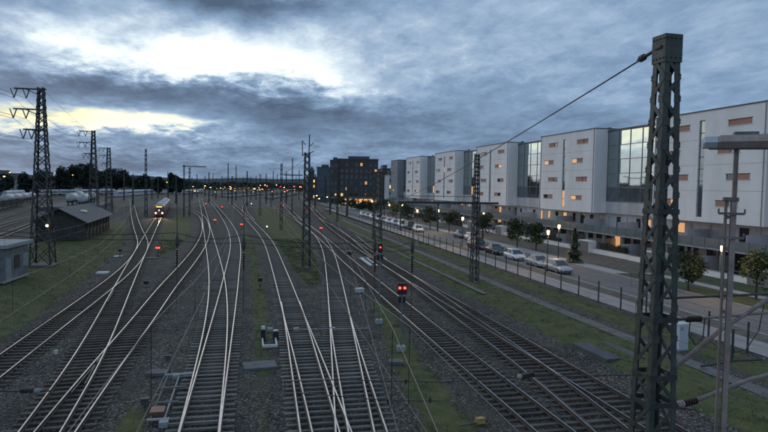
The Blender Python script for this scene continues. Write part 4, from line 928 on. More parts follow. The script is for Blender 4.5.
# ================================================================== cars
def car(loc, rz, paint, label, kind='hatch', lit=False):
    r = thing('parked_car', label, 'car', loc, rz, 'cars parked along the street'); Lh = {'hatch': 2.05, 'sedan': 2.3, 'estate': 2.35, 'van': 2.5}[kind]
    # stations along +x (front): x, half width, bottom, belt height, hood-line height
    hz = .10 if kind == 'van' else 0
    stn = [(-Lh, .70, .36, .62, .80), (-Lh+.08, .80, .26, .70, .92+hz), (-Lh+.45, .86, .22, .74, .97+hz), (-.7, .89, .20, .76, .96+hz), (.2, .89, .20, .76, .94+hz), (.95, .88, .20, .75, .92+hz), (1.35, .86, .21, .74, .86+hz), (Lh-.35, .83, .23, .68, .74+hz*.5), (Lh-.06, .74, .26, .60, .63), (Lh, .64, .33, .52, .56)]
    mb = MB()
    for x, w_, zb, zm, zt in stn: mb.v += [(x, -w_*.86, zb), (x, -w_, zb+.16), (x, -w_, zm), (x, -w_*.93, zt-.02), (x, -w_*.55, zt+.015), (x, w_*.55, zt+.015), (x, w_*.93, zt-.02), (x, w_, zm), (x, w_, zb+.16), (x, w_*.86, zb)]
    for i in range(len(stn)-1):
        for j in range(10): j2 = (j+1) % 10; mb.f.append((i*10+j, i*10+10+j, i*10+10+j2, i*10+j2)); mb.m.append(0)
    mb.f += [tuple(range(10)), tuple(range((len(stn)-1)*10, len(stn)*10))[::-1]]; mb.m += [0, 0]
    mb.build('body', paint, r, smooth=True)
    zr = {'hatch': 1.47, 'sedan': 1.42, 'estate': 1.47, 'van': 1.85}[kind]; xr = {'hatch': -1.95, 'sedan': -1.75, 'estate': -2.25, 'van': -2.4}[kind]; xr1 = {'hatch': -1.45, 'sedan': -.95, 'estate': -1.95, 'van': -2.2}[kind]; xf, xf1 = (1.25, .35) if kind != 'van' else (1.6, 1.0); zb = .93+hz
    g_ = MB(); lo = [(xr, .78), (xf, .78)]; P8 = [(xr, -.80, zb), (xf, -.80, zb-.04), (xf, .80, zb-.04), (xr, .80, zb), (xr1, -.62, zr-.05), (xf1, -.62, zr-.05), (xf1, .62, zr-.05), (xr1, .62, zr-.05)]
    g_.v = P8; g_.f = [(0, 1, 5, 4), (1, 2, 6, 5), (2, 3, 7, 6), (3, 0, 4, 7), (4, 5, 6, 7)]; g_.m = [0]*5; g_.build('window_glass', 'car_glass', r)
    ro = MB(); n = 6
    for i in range(n+1):
        x = xr1-.05+(xf1+.12-xr1)*i/n; zz = zr-.05+.05*math.sin(math.pi*(i+.6)/(n+1.2)); ro.v += [(x, -.65, zz-.03), (x, -.45, zz+.035), (x, .45, zz+.035), (x, .65, zz-.03), (x, .6, zz-.06), (x, -.6, zz-.06)]
    for i in range(n):
        for j in range(6): j2 = (j+1) % 6; ro.f.append((i*6+j, i*6+6+j, i*6+6+j2, i*6+j2)); ro.m.append(0)
    ro.f += [tuple(range(6)), tuple(range(n*6, n*6+6))[::-1]]; ro.m += [0, 0]; ro.build('roof', paint, r, smooth=True)
    for sy in (-1, 1):
        for a, b, wd in (((xf-.04, sy*.795, zb-.02), (xf1, sy*.63, zr-.04), .07), ((-.35, sy*.80, zb-.02), (-.38, sy*.63, zr-.04), .08), ((xr+.03, sy*.79, zb-.02), (xr1, sy*.62, zr-.04), .13)): MB().beam(a, b, wd, .05).build('pillar', paint, r)
        MB().box(-.09, .09, -.09, .09, -.06, .07, 0, Matrix.Translation((.85, sy*.98, .99))).build('wing_mirror', paint, r)
        hl = MB(); hl.v = [(Lh-.30, sy*.80, .58), (Lh-.02, sy*.60, .50), (Lh-.05, sy*.50, .62), (Lh-.28, sy*.66, .705), (Lh-.34, sy*.835, .68)]; hl.v = [(x+.035, y*1.015, z+.012) for x, y, z in hl.v]; hl.f = [(0, 1, 2, 3, 4) if sy < 0 else (4, 3, 2, 1, 0)]; hl.m = [0]
        hl.build('headlight', 'headlamp', r)
        MB().box(-Lh-.02, -Lh+.1, min(sy*.5, sy*.74), max(sy*.5, sy*.74), .66, .82).build('tail_light', 'tail_red', r)
        for xw in (-1.28, 1.32):
            wh = thing_part('wheel', r, (xw, sy*.80, .31)); MB().lathe((0, -.1, 0), (0, 1, 0), [(0, .25), (.02, .31), (.18, .31), (.2, .25)], 16).build('tyre', 'tyre', wh); MB().lathe((0, sy*.085, 0), (0, sy, 0), [(0, .21), (.02, .2), (.03, .06)], 12).build('rim', 'rim', wh)
    MB().box(Lh-.03, Lh+.015, -.42, .42, .34, .46).build('grille', 'trim_black', r); MB().box(Lh+.01, Lh+.03, -.26, .26, .46, .56).build('number_plate', 'plate', r)
    return r
for x_, y_, pt, kd, lab in ((564, 274.5, 'paint_silver', 'estate', 'silver estate car, nearest in the parked row behind the lamp'), (540, 268.5, 'paint_silver', 'sedan', 'silver saloon parked second in the row'), (518, 261.5, 'paint_white', 'hatch', 'white hatchback parked third in the row'), (501, 255.5, 'paint_black', 'sedan', 'black saloon parked behind the white hatchback'), (487, 250, 'paint_maroon', 'van', 'dark maroon tall car at the end of the near parked row')):
    p = gp(x_, y_); car((36.15+bend(p.y), p.y+1.9, .02), -math.pi/2-.01, pt, lab, kd)
for x_, y_, pt, kd, lab in ((490, 241.5, 'paint_white', 'hatch', 'pale car parked on the far side of the road beside the verge mast'), (466, 238.5, 'paint_grey', 'sedan', 'dark grey car across the road left of the verge mast')):
    p = gp(x_, y_); car((40.8+bend(p.y), p.y+1.9, .02), -math.pi/2+.01, pt, lab, kd)
for i, (yy, pt, kd) in enumerate(((126, 'paint_white', 'hatch'), (133, 'paint_black', 'van'), (139.5, 'paint_white', 'van'), (147, 'paint_silver', 'estate'), (154, 'paint_white', 'sedan'), (161, 'paint_silver', 'hatch'), (168, 'paint_white', 'van'), (176, 'paint_white', 'hatch'), (184, 'paint_silver', 'sedan'), (192, 'paint_white', 'hatch'))):
    car((36.15+bend(yy), yy, .02), -math.pi/2, pt, ('white hatchback alone in front of the far parked row', 'black van second in the far parked row', 'white van third in the far parked row', 'silver estate fourth in the far parked row', 'white saloon fifth in the far parked row', 'silver hatchback sixth in the far parked row', 'white van seventh in the far parked row', 'white hatchback eighth in the far parked row', 'silver saloon ninth in the far parked row', 'white hatchback last in the far parked row')[i], kd)

# ================================================================== left: hut, shed, wagons, train
def frame_from(a, b):                              # local frame: +x along a->b, origin at a
    a, b = Vector(a), Vector(b); d = b-a; return a, math.atan2(d.y, d.x), d.length
# brick shed with a low gable roof
a, rz_, ln_ = frame_from(gp(84, 240), gp(112, 227)); Wd = 7.2
sh = thing('brick_shed', 'long dark brick shed with a low grey gable roof beside the big pylon', 'shed', a, rz_); LS = 27.0; EV, RG = 3.3, 5.2
wl = MB(); holes = [(2.0+i*3.6, 3.3+i*3.6, 1.2, 2.7) for i in range(7)]
tmp = MB(); wall_grid(tmp, 0, 0, LS, 0, EV, holes, .2)   # built facing -X, turned so that it faces the tracks
wl.v = [(y, x, z) for x, y, z in tmp.v]; wl.f = [f[::-1] for f in tmp.f]; wl.m = tmp.m
wl.q([(0, 0, 0), (0, Wd, 0), (0, Wd, EV), (0, Wd/2, RG), (0, 0, EV)]); wl.q([(LS, 0, 0), (LS, 0, EV), (LS, Wd/2, RG), (LS, Wd, EV), (LS, Wd, 0)]); wl.q([(0, Wd, 0), (LS, Wd, 0), (LS, Wd, EV), (0, Wd, EV)])
wl.build('wall', 'brick_shed', sh)
for h in holes: wn = thing_part('window', sh, (h[0], .16, h[2])); MB().box(0, 1.3, 0, .03, 0, 1.5).build('pane', 'glass_dark', wn); MB().box(-.05, 1.35, -.24, -.10, -.1, -.01).build('sill', 'concrete', wn)
for i in range(8): MB().box(1.05+i*3.6, 1.35+i*3.6, -.14, -.003, 0, EV-.05).build('pilaster', 'brick_shed', sh)
for sg in (0, 1):
    m_ = MB(); y0, y1 = (-.75, Wd/2) if sg == 0 else (Wd+.75, Wd/2); k = (RG-EV)/(Wd/2); z0 = EV-.75*k
    m_.q([(-.9, y0, z0+.05), (LS+.9, y0, z0+.05), (LS+.9, y1, RG+.12), (-.9, y1, RG+.12)]); m_.q([(-.9, y0, z0-.08), (-.9, y1, RG-.01), (LS+.9, y1, RG-.01), (LS+.9, y0, z0-.08)])
    m_.q([(-.9, y0, z0-.08), (LS+.9, y0, z0-.08), (LS+.9, y0, z0+.05), (-.9, y0, z0+.05)]); m_.q([(-.9, y0, z0-.08), (-.9, y0, z0+.05), (-.9, y1, RG+.12), (-.9, y1, RG-.01)]); m_.q([(LS+.9, y0, z0-.08), (LS+.9, y1, RG-.01), (LS+.9, y1, RG+.12), (LS+.9, y0, z0+.05)])
    m_.build('roof', 'shed_roof', sh)
MB().box(8, 10.6, 1.3, 2.1, EV+.95, EV+1.28).build('skylight', 'frame_white', sh)
MB().box(-.06, -.003, 1.6, 4.6, 0, 2.7).build('door', 'wagon_dark', sh); MB().box(-.06, -.003, 5.2, 6.4, 1.1, 2.3).build('window', 'glass_dark', sh)
# flat-roofed hut at the left edge
a, rz_, ln_ = frame_from(gp(3, 284), gp(28, 275)); hz_ = 3.35
ht = thing('relay_hut', 'flat-roofed painted hut cut by the left edge', 'hut', a, rz_)
MB().box(0, ln_, 0, 5.5, 0, hz_).build('wall', 'hut_paint', ht); MB().box(-.45, ln_+.4, -.45, 5.9, hz_, hz_+.34).build('roof', 'concrete', ht)
MB().box(.5, 1.7, -.05, -.003, .1, 2.3).build('door', 'hut_door', ht)
for i in range(2): MB().box(2.5+i*1.9, 3.7+i*1.9, -.05, -.003, 1.1, 2.4).build('shutter', 'hut_door' if i else 'brick_shed', ht)
MB().box(-.003-.05, -.003, .6, 1.7, .1, 2.3).build('door', 'hut_door', ht); MB().box(0, ln_, -.06, -.003, 0, .22).build('plinth', 'concrete', ht)
yl = thing('yard_lamp', 'small glowing lamp fixed low on the big pylon', 'lamp', P1p+Vector((.9, -1.5, 4.55))); MB().lathe((0, 0, 0), (0, 0, 1), [(0, .05), (.06, .13), (.2, .13), (.26, .05)], 8).build('bulb', 'lamp_warm', yl); MB().beam((0, 0, .26), (.05, .45, .30), .04).build('bracket', 'steel_dark', yl)
# tank wagons behind the shed
def tank_wagon(loc, rz, label, z=1.0):
    r = thing('tank_wagon', label, 'tank wagon', loc, rz, 'cream tank wagons on the left sidings'); R_ = 1.45
    MB().lathe((-5.6, 0, 2.75), (1, 0, 0), [(0, .25), (.08, .8), (.25, 1.2), (.5, R_), (10.7, R_), (10.95, 1.2), (11.12, .8), (11.2, .25)], 18).build('tank', 'tank_cream', r, smooth=True)
    MB().box(-6.2, 6.2, -1.1, 1.1, .95, 1.25).build('frame', 'wagon_dark', r); MB().lathe((0, 0, 4.1), (0, 0, 1), [(0, .4), (.3, .4), (.36, .25)], 10).build('dome', 'tank_cream', r)
    for x in (-4.4, 4.4):
        MB().box(x-.5, x+.5, -1.2, 1.2, 1.25, 1.75).build('saddle', 'wagon_dark', r)
        for dx_ in (-.9, .9):
            for sy in (-1, 1): MB().lathe((x+dx_, sy*.70, .46), (0, sy, 0), [(0, .46), (.12, .46), (.14, .3)], 12).build('wheel', 'wagon_dark', r)
    return r
tdir = gp(100, 203)-gp(60, 214); trz = math.atan2(tdir.y, tdir.x)
for i, (x_, y_) in enumerate(((72.5, 208), (84, 209.5), (79, 203.5), (91, 205))):
    p = gp(x_, y_); tank_wagon((p.x, p.y, 1.15), trz, ('near left', 'near right', 'rear left', 'rear right')[i] + ' cream tank wagon above the shed roof')
p = gp(80, 207); m_ = MB(); m_.box(-32, 32, -8.5, 8.5, -.2, 1.15); o = m_.build('loading_bank', 'concrete_dark', loc=(p.x, p.y, 0)); o.rotation_euler = (0, 0, trz); struct(o)
chain_p0, chain_p1 = gp(8, 204.5), gp(60, 197.5); chain_d = (chain_p1-chain_p0).normalized()
for i in range(4): tank_wagon(chain_p0+chain_d*13.5*i, math.atan2(chain_d.y, chain_d.x), ('leftmost', 'second', 'third', 'rightmost')[i] + ' tank wagon of the row behind the big pylon')
# trains of coaches and dark freight wagons on the far sidings
def coach(loc, rz, label, Lc=24.0, body='coach_white', roof='train_roof', group='parked coaches on the far sidings', wins=True):
    r = thing('railway_coach', label, 'coach', loc, rz, group); prof = [(-1.4, .9), (-1.42, 2.6), (-1.2, 3.5), (-.6, 3.95), (.6, 3.95), (1.2, 3.5), (1.42, 2.6), (1.4, .9)]
    b = MB(); rf = MB(); h = Lc/2-.3
    for x in (-h, h): b.v += [(x, y, z) for y, z in prof]
    for j in (0, 6, 7): j2 = (j+1) % 8; b.f.append((j, j2, 8+j2, 8+j)); b.m.append(0)
    b.f += [tuple(range(8)), tuple(range(15, 7, -1))]; b.m += [0, 0]; b.build('body', body, r)
    for x in (-h, h): rf.v += [(x, y*1.005, z+.01) for y, z in prof[1:7]]
    for j in range(5): rf.f.append((j, j+1, 7+j, 6+j)); rf.m.append(0)
    rf.build('roof', roof, r)
    if wins:
        for sy in (-1, 1): MB().box(-h+1, h-1, sy*1.425-.01, sy*1.425+.01, 1.9, 2.6).build('window_band', 'glass_dark', r)
    for x in (-h+3, h-3): MB().box(x-1.6, x+1.6, -1.1, 1.1, .1, .9).build('bogie', 'wagon_dark', r)
    return r
def chain(p0, p1, n, gap, fn):
    d = (p1-p0); rz = math.atan2(d.y, d.x); d.normalize()
    for i in range(n): fn(p0+d*gap*i, rz, i)
ORD = ('first', 'second', 'third', 'fourth', 'fifth', 'sixth', 'seventh', 'eighth')
chain(gp(46, 195.5), gp(150, 193.2), 4, 25.0, lambda p, rz, i: coach(p, rz, ORD[i]+' from the left of the pale-roofed coaches behind the tank wagons'))
chain(gp(120, 196), gp(180, 191.5), 5, 25.0, lambda p, rz, i: coach(p, rz, ORD[i]+' from the left of the coaches beyond the oncoming train'))
chain(gp(186, 194), gp(225, 191), 4, 25.0, lambda p, rz, i: coach(p, rz, ORD[i]+' from the left of the coaches right of the oncoming train'))
def freight(p, rz, label, body, h=2.6, Lf=13.0):
    r = thing('freight_wagon', label, 'freight wagon', p, rz, 'freight wagons on the outer siding'); MB().box(-Lf/2, Lf/2, -1.35, 1.35, .95, 1.25).build('frame', 'wagon_dark', r)
    m_ = MB(); m_.box(-Lf/2+.1, Lf/2-.1, -1.3, -1.2, 1.25, h); m_.box(-Lf/2+.1, Lf/2-.1, 1.2, 1.3, 1.25, h); m_.box(-Lf/2+.1, -Lf/2+.2, -1.2, 1.2, 1.25, h); m_.box(Lf/2-.2, Lf/2-.1, -1.2, 1.2, 1.25, h); m_.build('body', body, r)
    for k in range(6): MB().box(-Lf/2+1+k*2.1, -Lf/2+1.12+k*2.1, -1.38, -1.302, 1.25, h).build('rib', 'wagon_dark', r)
    if body == 'wagon_white': MB().lathe((-Lf/2+.1, 0, h-.3), (1, 0, 0), [(0, 1.34), (Lf-.2, 1.34)], 14).build('hood', body, r)
    for x in (-Lf/2+2, Lf/2-2):
        for sy in (-1, 1): MB().lathe((x, sy*.7, .48), (0, sy, 0), [(0, .46), (.12, .46)], 12).build('wheel', 'wagon_dark', r)
chain(gp(-6, 211), gp(40, 201), 4, 14.2, lambda p, rz, i: freight(p, rz, ORD[i]+' dark open wagon from the left edge', 'wagon_dark'))
chain(gp(8, 198), gp(40, 195), 3, 14.2, lambda p, rz, i: freight(p, rz, ORD[i]+' white hooded wagon from the left, under the pale houses', 'wagon_white', 3.0))
# the oncoming train
tp0, tp1 = gp(159, 217.5), gp(172, 201)
d_ = (tp1-tp0).normalized(); rzt = math.atan2(d_.y, d_.x)
for k in range(3):
    c_ = tp0+d_*(11.2+k*23.2); r = thing('train_car', ('red leading car of the oncoming train with its headlights on', 'red middle car of the oncoming train', 'red last car of the oncoming train')[k], 'train', c_, rzt)
    prof = [(-1.40, .75), (-1.45, 2.2), (-1.30, 3.1), (-.85, 3.55), (.85, 3.55), (1.30, 3.1), (1.45, 2.2), (1.40, .75)]; b = MB()
    st = [(-11.0, .82, -.05), (-10.4, .97, 0), (-9.6, 1, 0), (11.2, 1, 0)] if k == 0 else [(-11.3, 1, 0), (11.2, 1, 0)]
    for x, s_, dz_ in st: b.v += [(x + (.55*max(0, z-1.6)/2 if k == 0 and x < -10 else 0), y*s_, z+dz_) for y, z in prof]
    for i in range(len(st)-1):
        for j in range(8): j2 = (j+1) % 8; b.f.append((i*8+j, i*8+8+j, i*8+8+j2, i*8+j2)); b.m.append(1 if j in (2, 3, 4) else 0)
    b.f += [tuple(range(8)), tuple(range((len(st)-1)*8, len(st)*8))[::-1]]; b.m += [0, 0]
    b.build('body', ['train_red', 'train_roof'], r)
    for sy in (-1, 1): MB().box(-9, 10.5, sy*1.45-.015, sy*1.45+.015, 1.7, 2.5).build('window_band', 'glass_dark', r)
    for x in range(3): MB().box(-7+x*6, -3.5+x*6, -.7, .7, 3.53, 3.95).build('roof_unit', 'train_roof', r)
    for x in (-7.5, 7.5): MB().box(x-1.5, x+1.5, -1.1, 1.1, .12, .75).build('bogie', 'train_dark', r)
    if k == 0:
        ws = MB(); ws.v = [(-10.98, -.95, 1.85), (-10.98, .95, 1.85), (-10.62, .9, 2.75), (-10.62, -.9, 2.75)]; ws.v = [(x-.06, y, z) for x, y, z in ws.v]; ws.f = [(0, 3, 2, 1)]; ws.m = [0]; ws.build('windscreen', 'glass_dark', r)
        MB().box(-10.72, -10.60, -.75, .75, 2.85, 3.15).build('destination_display', 'glow_yellow', r)
        for y_, z_, rr_ in ((-.85, 1.25, .17), (.85, 1.25, .17), (0, 2.0, .10)): MB().lathe((-11.02, y_, z_), (-1, 0, 0), [(0, rr_), (.06, rr_), (.09, rr_*.5)], 12).build('headlight', 'lamp_white', r)
        MB().box(-11.25, -10.95, -1.1, 1.1, .35, .8).build('buffer_beam', 'train_dark', r)
        ld = bpy.data.lights.new('headlight_beam', 'SPOT'); ld.energy = 2200; ld.color = (1, .62, .30); ld.spot_size = rad(50); ld.spot_blend = .8; ld.shadow_soft_size = .2
        lo = bpy.data.objects.new('headlight_beam', ld); col.objects.link(lo); lo.parent = r; lo.location = (-11.4, 0, 1.3); lo.rotation_euler = (0, rad(86), 0); lo.rotation_euler = Vector((1, 0, .06)).to_track_quat('Z', 'Y').to_euler()
# ================================================================== signals and trackside boxes
def dwarf(x_, y_, label, lamp='lamp_red', h=1.1, n=2, back=False):
    hw = .30 if lamp else .2
    p = gp(x_, y_); r = thing('dwarf_signal', label, 'signal', p, -AZ*.4, 'low track signals'); MB().beam((0, 0, 0), (0, 0, h-.35), .10).build('post', 'steel_dark', r)
    MB().box(-hw, hw, -.05, .18, h-.25, h+.20 if lamp else h+.08).build('head', 'black_paint', r); MB().box(-.22, .22, -.18, .18, -.1, .08).build('foot', 'slab_grey', r)
    if lamp:
        for i in range(n): MB().lathe(((i-(n-1)/2)*.30, -.055, h-.05), (0, -1, 0), [(0, .12), (.05, .12), (.07, .07)], 10).build('lamp', lamp, r)
        MB().box(-.3, .3, -.22, -.055, h+.14, h+.17).build('hood', 'black_paint', r)
def big_signal(x_, y_, h, label, n=2, lamp='lamp_red', size=.08, hw=.28):
    p = gp(x_, y_); r = thing('signal_post', label, 'signal', p, -AZ*.5, 'signals on posts'); MB().tube([(0, 0, 0), (0, 0, h-.2)], .05, 8).build('post', 'steel_grey', r)
    MB().box(-hw, hw, -.05, .16, h-.42, h+.25).build('head', 'black_paint', r); MB().box(-.25, .25, -.25, .25, -.1, .2).build('foot', 'concrete', r); MB().box(-.22, .22, -.03, .12, h-.95, h-.55).build('lower_shield', 'black_paint', r)
    for i in range(n):
        x = (i-(n-1)/2)*.30; MB().lathe((x, -.055, h-.02), (0, -1, 0), [(0, size), (.05, size), (.08, size*.6)], 12).build('lamp', lamp, r); MB().box(x-.14, x+.14, -.24, -.055, h+.13, h+.155).build('hood', 'black_paint', r)
big_signal(401, 349, 3.75, 'signal on a thin post with twin red lights in front of the right-hand tracks')
big_signal(379, 322, 5.45, 'tall slim signal post with one small red light left of the verge mast', 1, size=.055, hw=.16)
for x_, y_, lab in ((158, 255.5, 'low red signal beside the train track at the edge of the left grass'), (215, 224, 'low red signal between the two leftmost centre tracks'), (241.7, 229, 'low red signal at the top of the narrow grass strip'), (222, 209.5, 'low red signal under the thin distant poles'), (206, 206, 'farthest left low red signal right of the train'), (321, 233, 'low red signal right of the antler-topped mast'), (305, 211, 'low red signal just left of the antler-topped mast'), (283, 207.5, 'low red signal at the slim mast behind the grass')):
    dwarf(x_, y_, lab)
dwarf(251.5, 206, 'low white signal light at the tip of the centre grass', 'lamp_white', 1.1, 1); dwarf(267, 231, 'low signal with one warm white light beside the curving centre track', 'lamp_white', 1.0, 1)
dwarf(260, 289, 'unlit low signal on the narrow grass strip', None, .95); dwarf(120, 257, 'unlit low signal at the edge of the left grass', None, .95); dwarf(146, 287, 'unlit small box signal between the left tracks', None, .5)
for i, (x_, y_) in enumerate(((267, 186), (280.5, 186.5), (294, 186.5), (301, 187), (304.5, 187), (287, 190.5))):
    p = gp(x_, 199.5); dep = math.sin(AZ)*p.x+math.cos(AZ)*p.y; h = H-(y_-186.4-(x_-384)*.0175)*dep/F
    r = thing('signal_post', ORD[i] + ' from the left of the distant red main signals before the station', 'signal', p, 0, 'distant red main signals'); MB().tube([(0, 0, 0), (0, 0, h)], .14, 6).build('post', 'steel_dark', r); MB().box(-.6, .6, -.1, .2, h-.8, h+.8).build('head', 'black_paint', r); MB().lathe((0, -.12, h), (0, -1, 0), [(0, .42), (.1, .42), (.15, .3)], 10).build('lamp', 'lamp_red', r)
# point machines and rods
def rods(x0, y0, x1, y1, label, name='point_machine'):
    a = gp(x0, y0); b = gp(x1, y1); r = thing(name, label, 'point machine', a); d = b-a; n = Vector((d.y, -d.x, 0)).normalized()
    MB().beam((0, 0, .16), d+Vector((0, 0, .13)), .07, .07).build('rod', 'slab_grey', r); q = n*.55; MB().beam(q+Vector((0, 0, .16)), d+q+Vector((0, 0, .13)), .06, .07).build('rod', 'concrete', r)
    for f in (.0, .33, .66, 1.0): c = d*f; MB().beam(c-n*.12+Vector((0, 0, .17)), c+n*(.75+f*.5)+Vector((0, 0, .17)), .17, .06).build('cross_tie', 'concrete' if f in (0.0, 1.0) else 'slab_grey', r)
    MB().box(-.35, .35, -.28, .28, 0, .34, 0, Matrix.Translation(d*.12+n*.2) @ Matrix.Rotation(math.atan2(d.y, d.x), 4, 'Z')).build('motor_box', 'wire_rust', r)
rods(150, 424, 168, 378, 'point machine with pale rods left of the bottom crossing')
p = gp(270, 348); r = thing('point_machine', 'small point machine with a pale U frame and white-topped lamp beside the centre track', 'point machine', p)
m_ = MB(); m_.box(-.45, -.36, 0, 1.7, .08, .2); m_.box(.36, .45, 0, 1.7, .08, .2); m_.box(-.45, .45, -.15, 0, .08, .22); m_.build('frame', 'white_paint', r)
MB().box(-.5, -.2, 1.75, 2.1, 0, .7).build('lamp_body', 'black_paint', r); MB().box(-.46, -.24, 1.79, 2.06, .7, .88).build('lamp_cap', 'white_paint', r); MB().box(.25, .6, 1.75, 2.1, 0, .55).build('motor_box', 'black_paint', r); MB().box(.29, .56, 1.79, 2.06, .55, .62).build('box_lid', 'white_paint', r)
for x_, y_, lab in ((290, 330.5, 'switch rods at the toe of the centre track split'), (316, 330.5, 'switch rods between the two foreground splits'), (352, 330, 'switch rods at the toe of the right foreground split'), (204, 377, 'upper switch rods of the left-centre crossing'), (198, 424, 'lower switch rods of the left-centre crossing')):
    p = gp(x_, y_); r = thing('switch_rod', lab, 'switch rod', p); wd = 1.15
    MB().beam((-wd, 0, .085), (wd, 0, .085), .06, .05).build('rod', 'concrete', r); MB().box(-wd-.35, -wd, -.18, .18, 0, .22).build('motor_box', 'concrete', r)
def slab(x_, y_, w_, l_, h_, m, lab, name='cover_slab', rz=-.12, cat='slab'):
    p = gp(x_, y_); o = MB().box(-w_/2, w_/2, -l_/2, l_/2, -.1, h_); k = o.build(name, m, loc=p); k.rotation_euler = (0, 0, rz); bv = k.modifiers.new('bevel', 'BEVEL'); bv.width = .02; bv.segments = 1; tag(k, lab, cat); return k
slab(260, 366, 1.75, 1.3, .10, 'slab_grey', 'grey concrete cover slab on the grass strip left of the centre track', rz=.1); slab(158, 373, 1.0, .7, .10, 'slab_grey', 'small concrete slab left of the left-centre crossing'); slab(396, 362, .8, .6, .10, 'slab_grey', 'small concrete plate at the foot of the twin red signal')
slab(607, 354.5, 2.5, 3.6, .30, 'concrete_dark', 'large dark flat cover slab on the gravel beside the verge', rz=.02)
slab(103, 273, 1.2, .9, .12, 'white_paint', 'small pale plate on the left grass'); slab(118, 256.5, 1.0, .7, .1, 'white_paint', 'pale plate at the foot of the unlit left signal'); slab(150, 258.5, 1.6, .8, .12, 'slab_grey', 'pale slab between the left crossing rails')
p = gp(480, 423); r = thing('marker_box', 'small yellow box beside the diagonal track at the bottom', 'box', p, .2); r.scale = (.68, .68, .68); m_ = MB(); m_.v = [(-.28, -.2, 0), (.28, -.2, 0), (.28, .2, 0), (-.28, .2, 0), (-.24, -.16, .26), (.24, -.16, .26), (.24, .16, .30), (-.24, .16, .30)]; m_.f = [(0, 1, 5, 4), (1, 2, 6, 5), (2, 3, 7, 6), (3, 0, 4, 7), (4, 5, 6, 7)]; m_.m = [0]*5; m_.build('body', 'yellow_paint', r); MB().box(-.27, .27, -.19, .19, .301, .33).build('lid', 'yellow_paint', r); MB().box(-1.5, -.3, -.05, .05, 0, .08).build('cable_duct', 'concrete_dark', r)
p = gp(359.5, 292); r = thing('marker_box', 'small cream box between the centre tracks', 'box', p, .3); MB().box(-.35, .35, -.25, .25, 0, .3).build('body', 'tank_cream', r); MB().box(-.39, .39, -.29, .29, .3, .36).build('lid', 'white_paint', r)
p0, p1 = gp(361, 259.5), gp(371, 267); r = thing('point_machine', 'white rod assembly lying between the right-hand tracks', 'point machine', p0); d = p1-p0
MB().beam((0, 0, .2), d+Vector((0, 0, .2)), .35, .18).build('rod_cover', 'white_paint', r); MB().beam((.8, 0, .15), d+Vector((.8, 0, .15)), .2, .12).build('rod', 'white_paint', r); MB().box(-.3, 1.1, -.25, .25, 0, .3).build('motor_box', 'concrete', r)
for i, (x_, y_, lab) in enumerate(((349, 254.5, 'dark trackside box left of the white rod assembly'), (417, 246, 'small pale post on the verge behind the right-hand tracks'), (168, 360, 'small dark cable box between the left tracks'), (145, 405, 'small dark box left of the bottom point machine'), (56, 354, 'tiny white marker stone between the left tracks'))):
    p = gp(x_, y_); r = thing('cable_box', lab, 'box', p); s_ = (.45, .16, .13, .15, .09)[i]; MB().box(-s_, s_, -s_*.7, s_*.7, 0, (.4, .8, .22, .26, .16)[i]).build('body', ('black_paint', 'concrete', 'concrete_dark', 'concrete_dark', 'white_paint')[i], r); MB().box(-s_*1.1, s_*1.1, -s_*.8, s_*.8, (.4, .8, .22, .26, .16)[i], (.4, .8, .22, .26, .16)[i]+.05).build('lid', ('steel_dark', 'concrete', 'steel_dark', 'steel_dark', 'white_paint')[i], r)
p = gp(680, 350); r = thing('electrical_cabinet', 'white electrical cabinet on the verge behind the near mast', 'cabinet', p, .12); MB().box(-.36, .36, -.25, .25, .12, 1.62).build('body', 'frame_white', r); MB().box(-.40, .40, -.29, .29, 1.62, 1.70).build('lid', 'frame_white', r); MB().box(-.38, .38, -.27, .27, -.1, .12).build('plinth', 'concrete', r)
for q in (-1, 1): MB().box(min(q*.02, q*.34), max(q*.02, q*.34), -.262, -.251, .18, 1.56).build('door', 'blind', r)
for q in range(4): MB().box(-.3, -.06, -.268, -.2625, 1.3+q*.05, 1.325+q*.05).build('vent_slot', 'steel_grey', r)
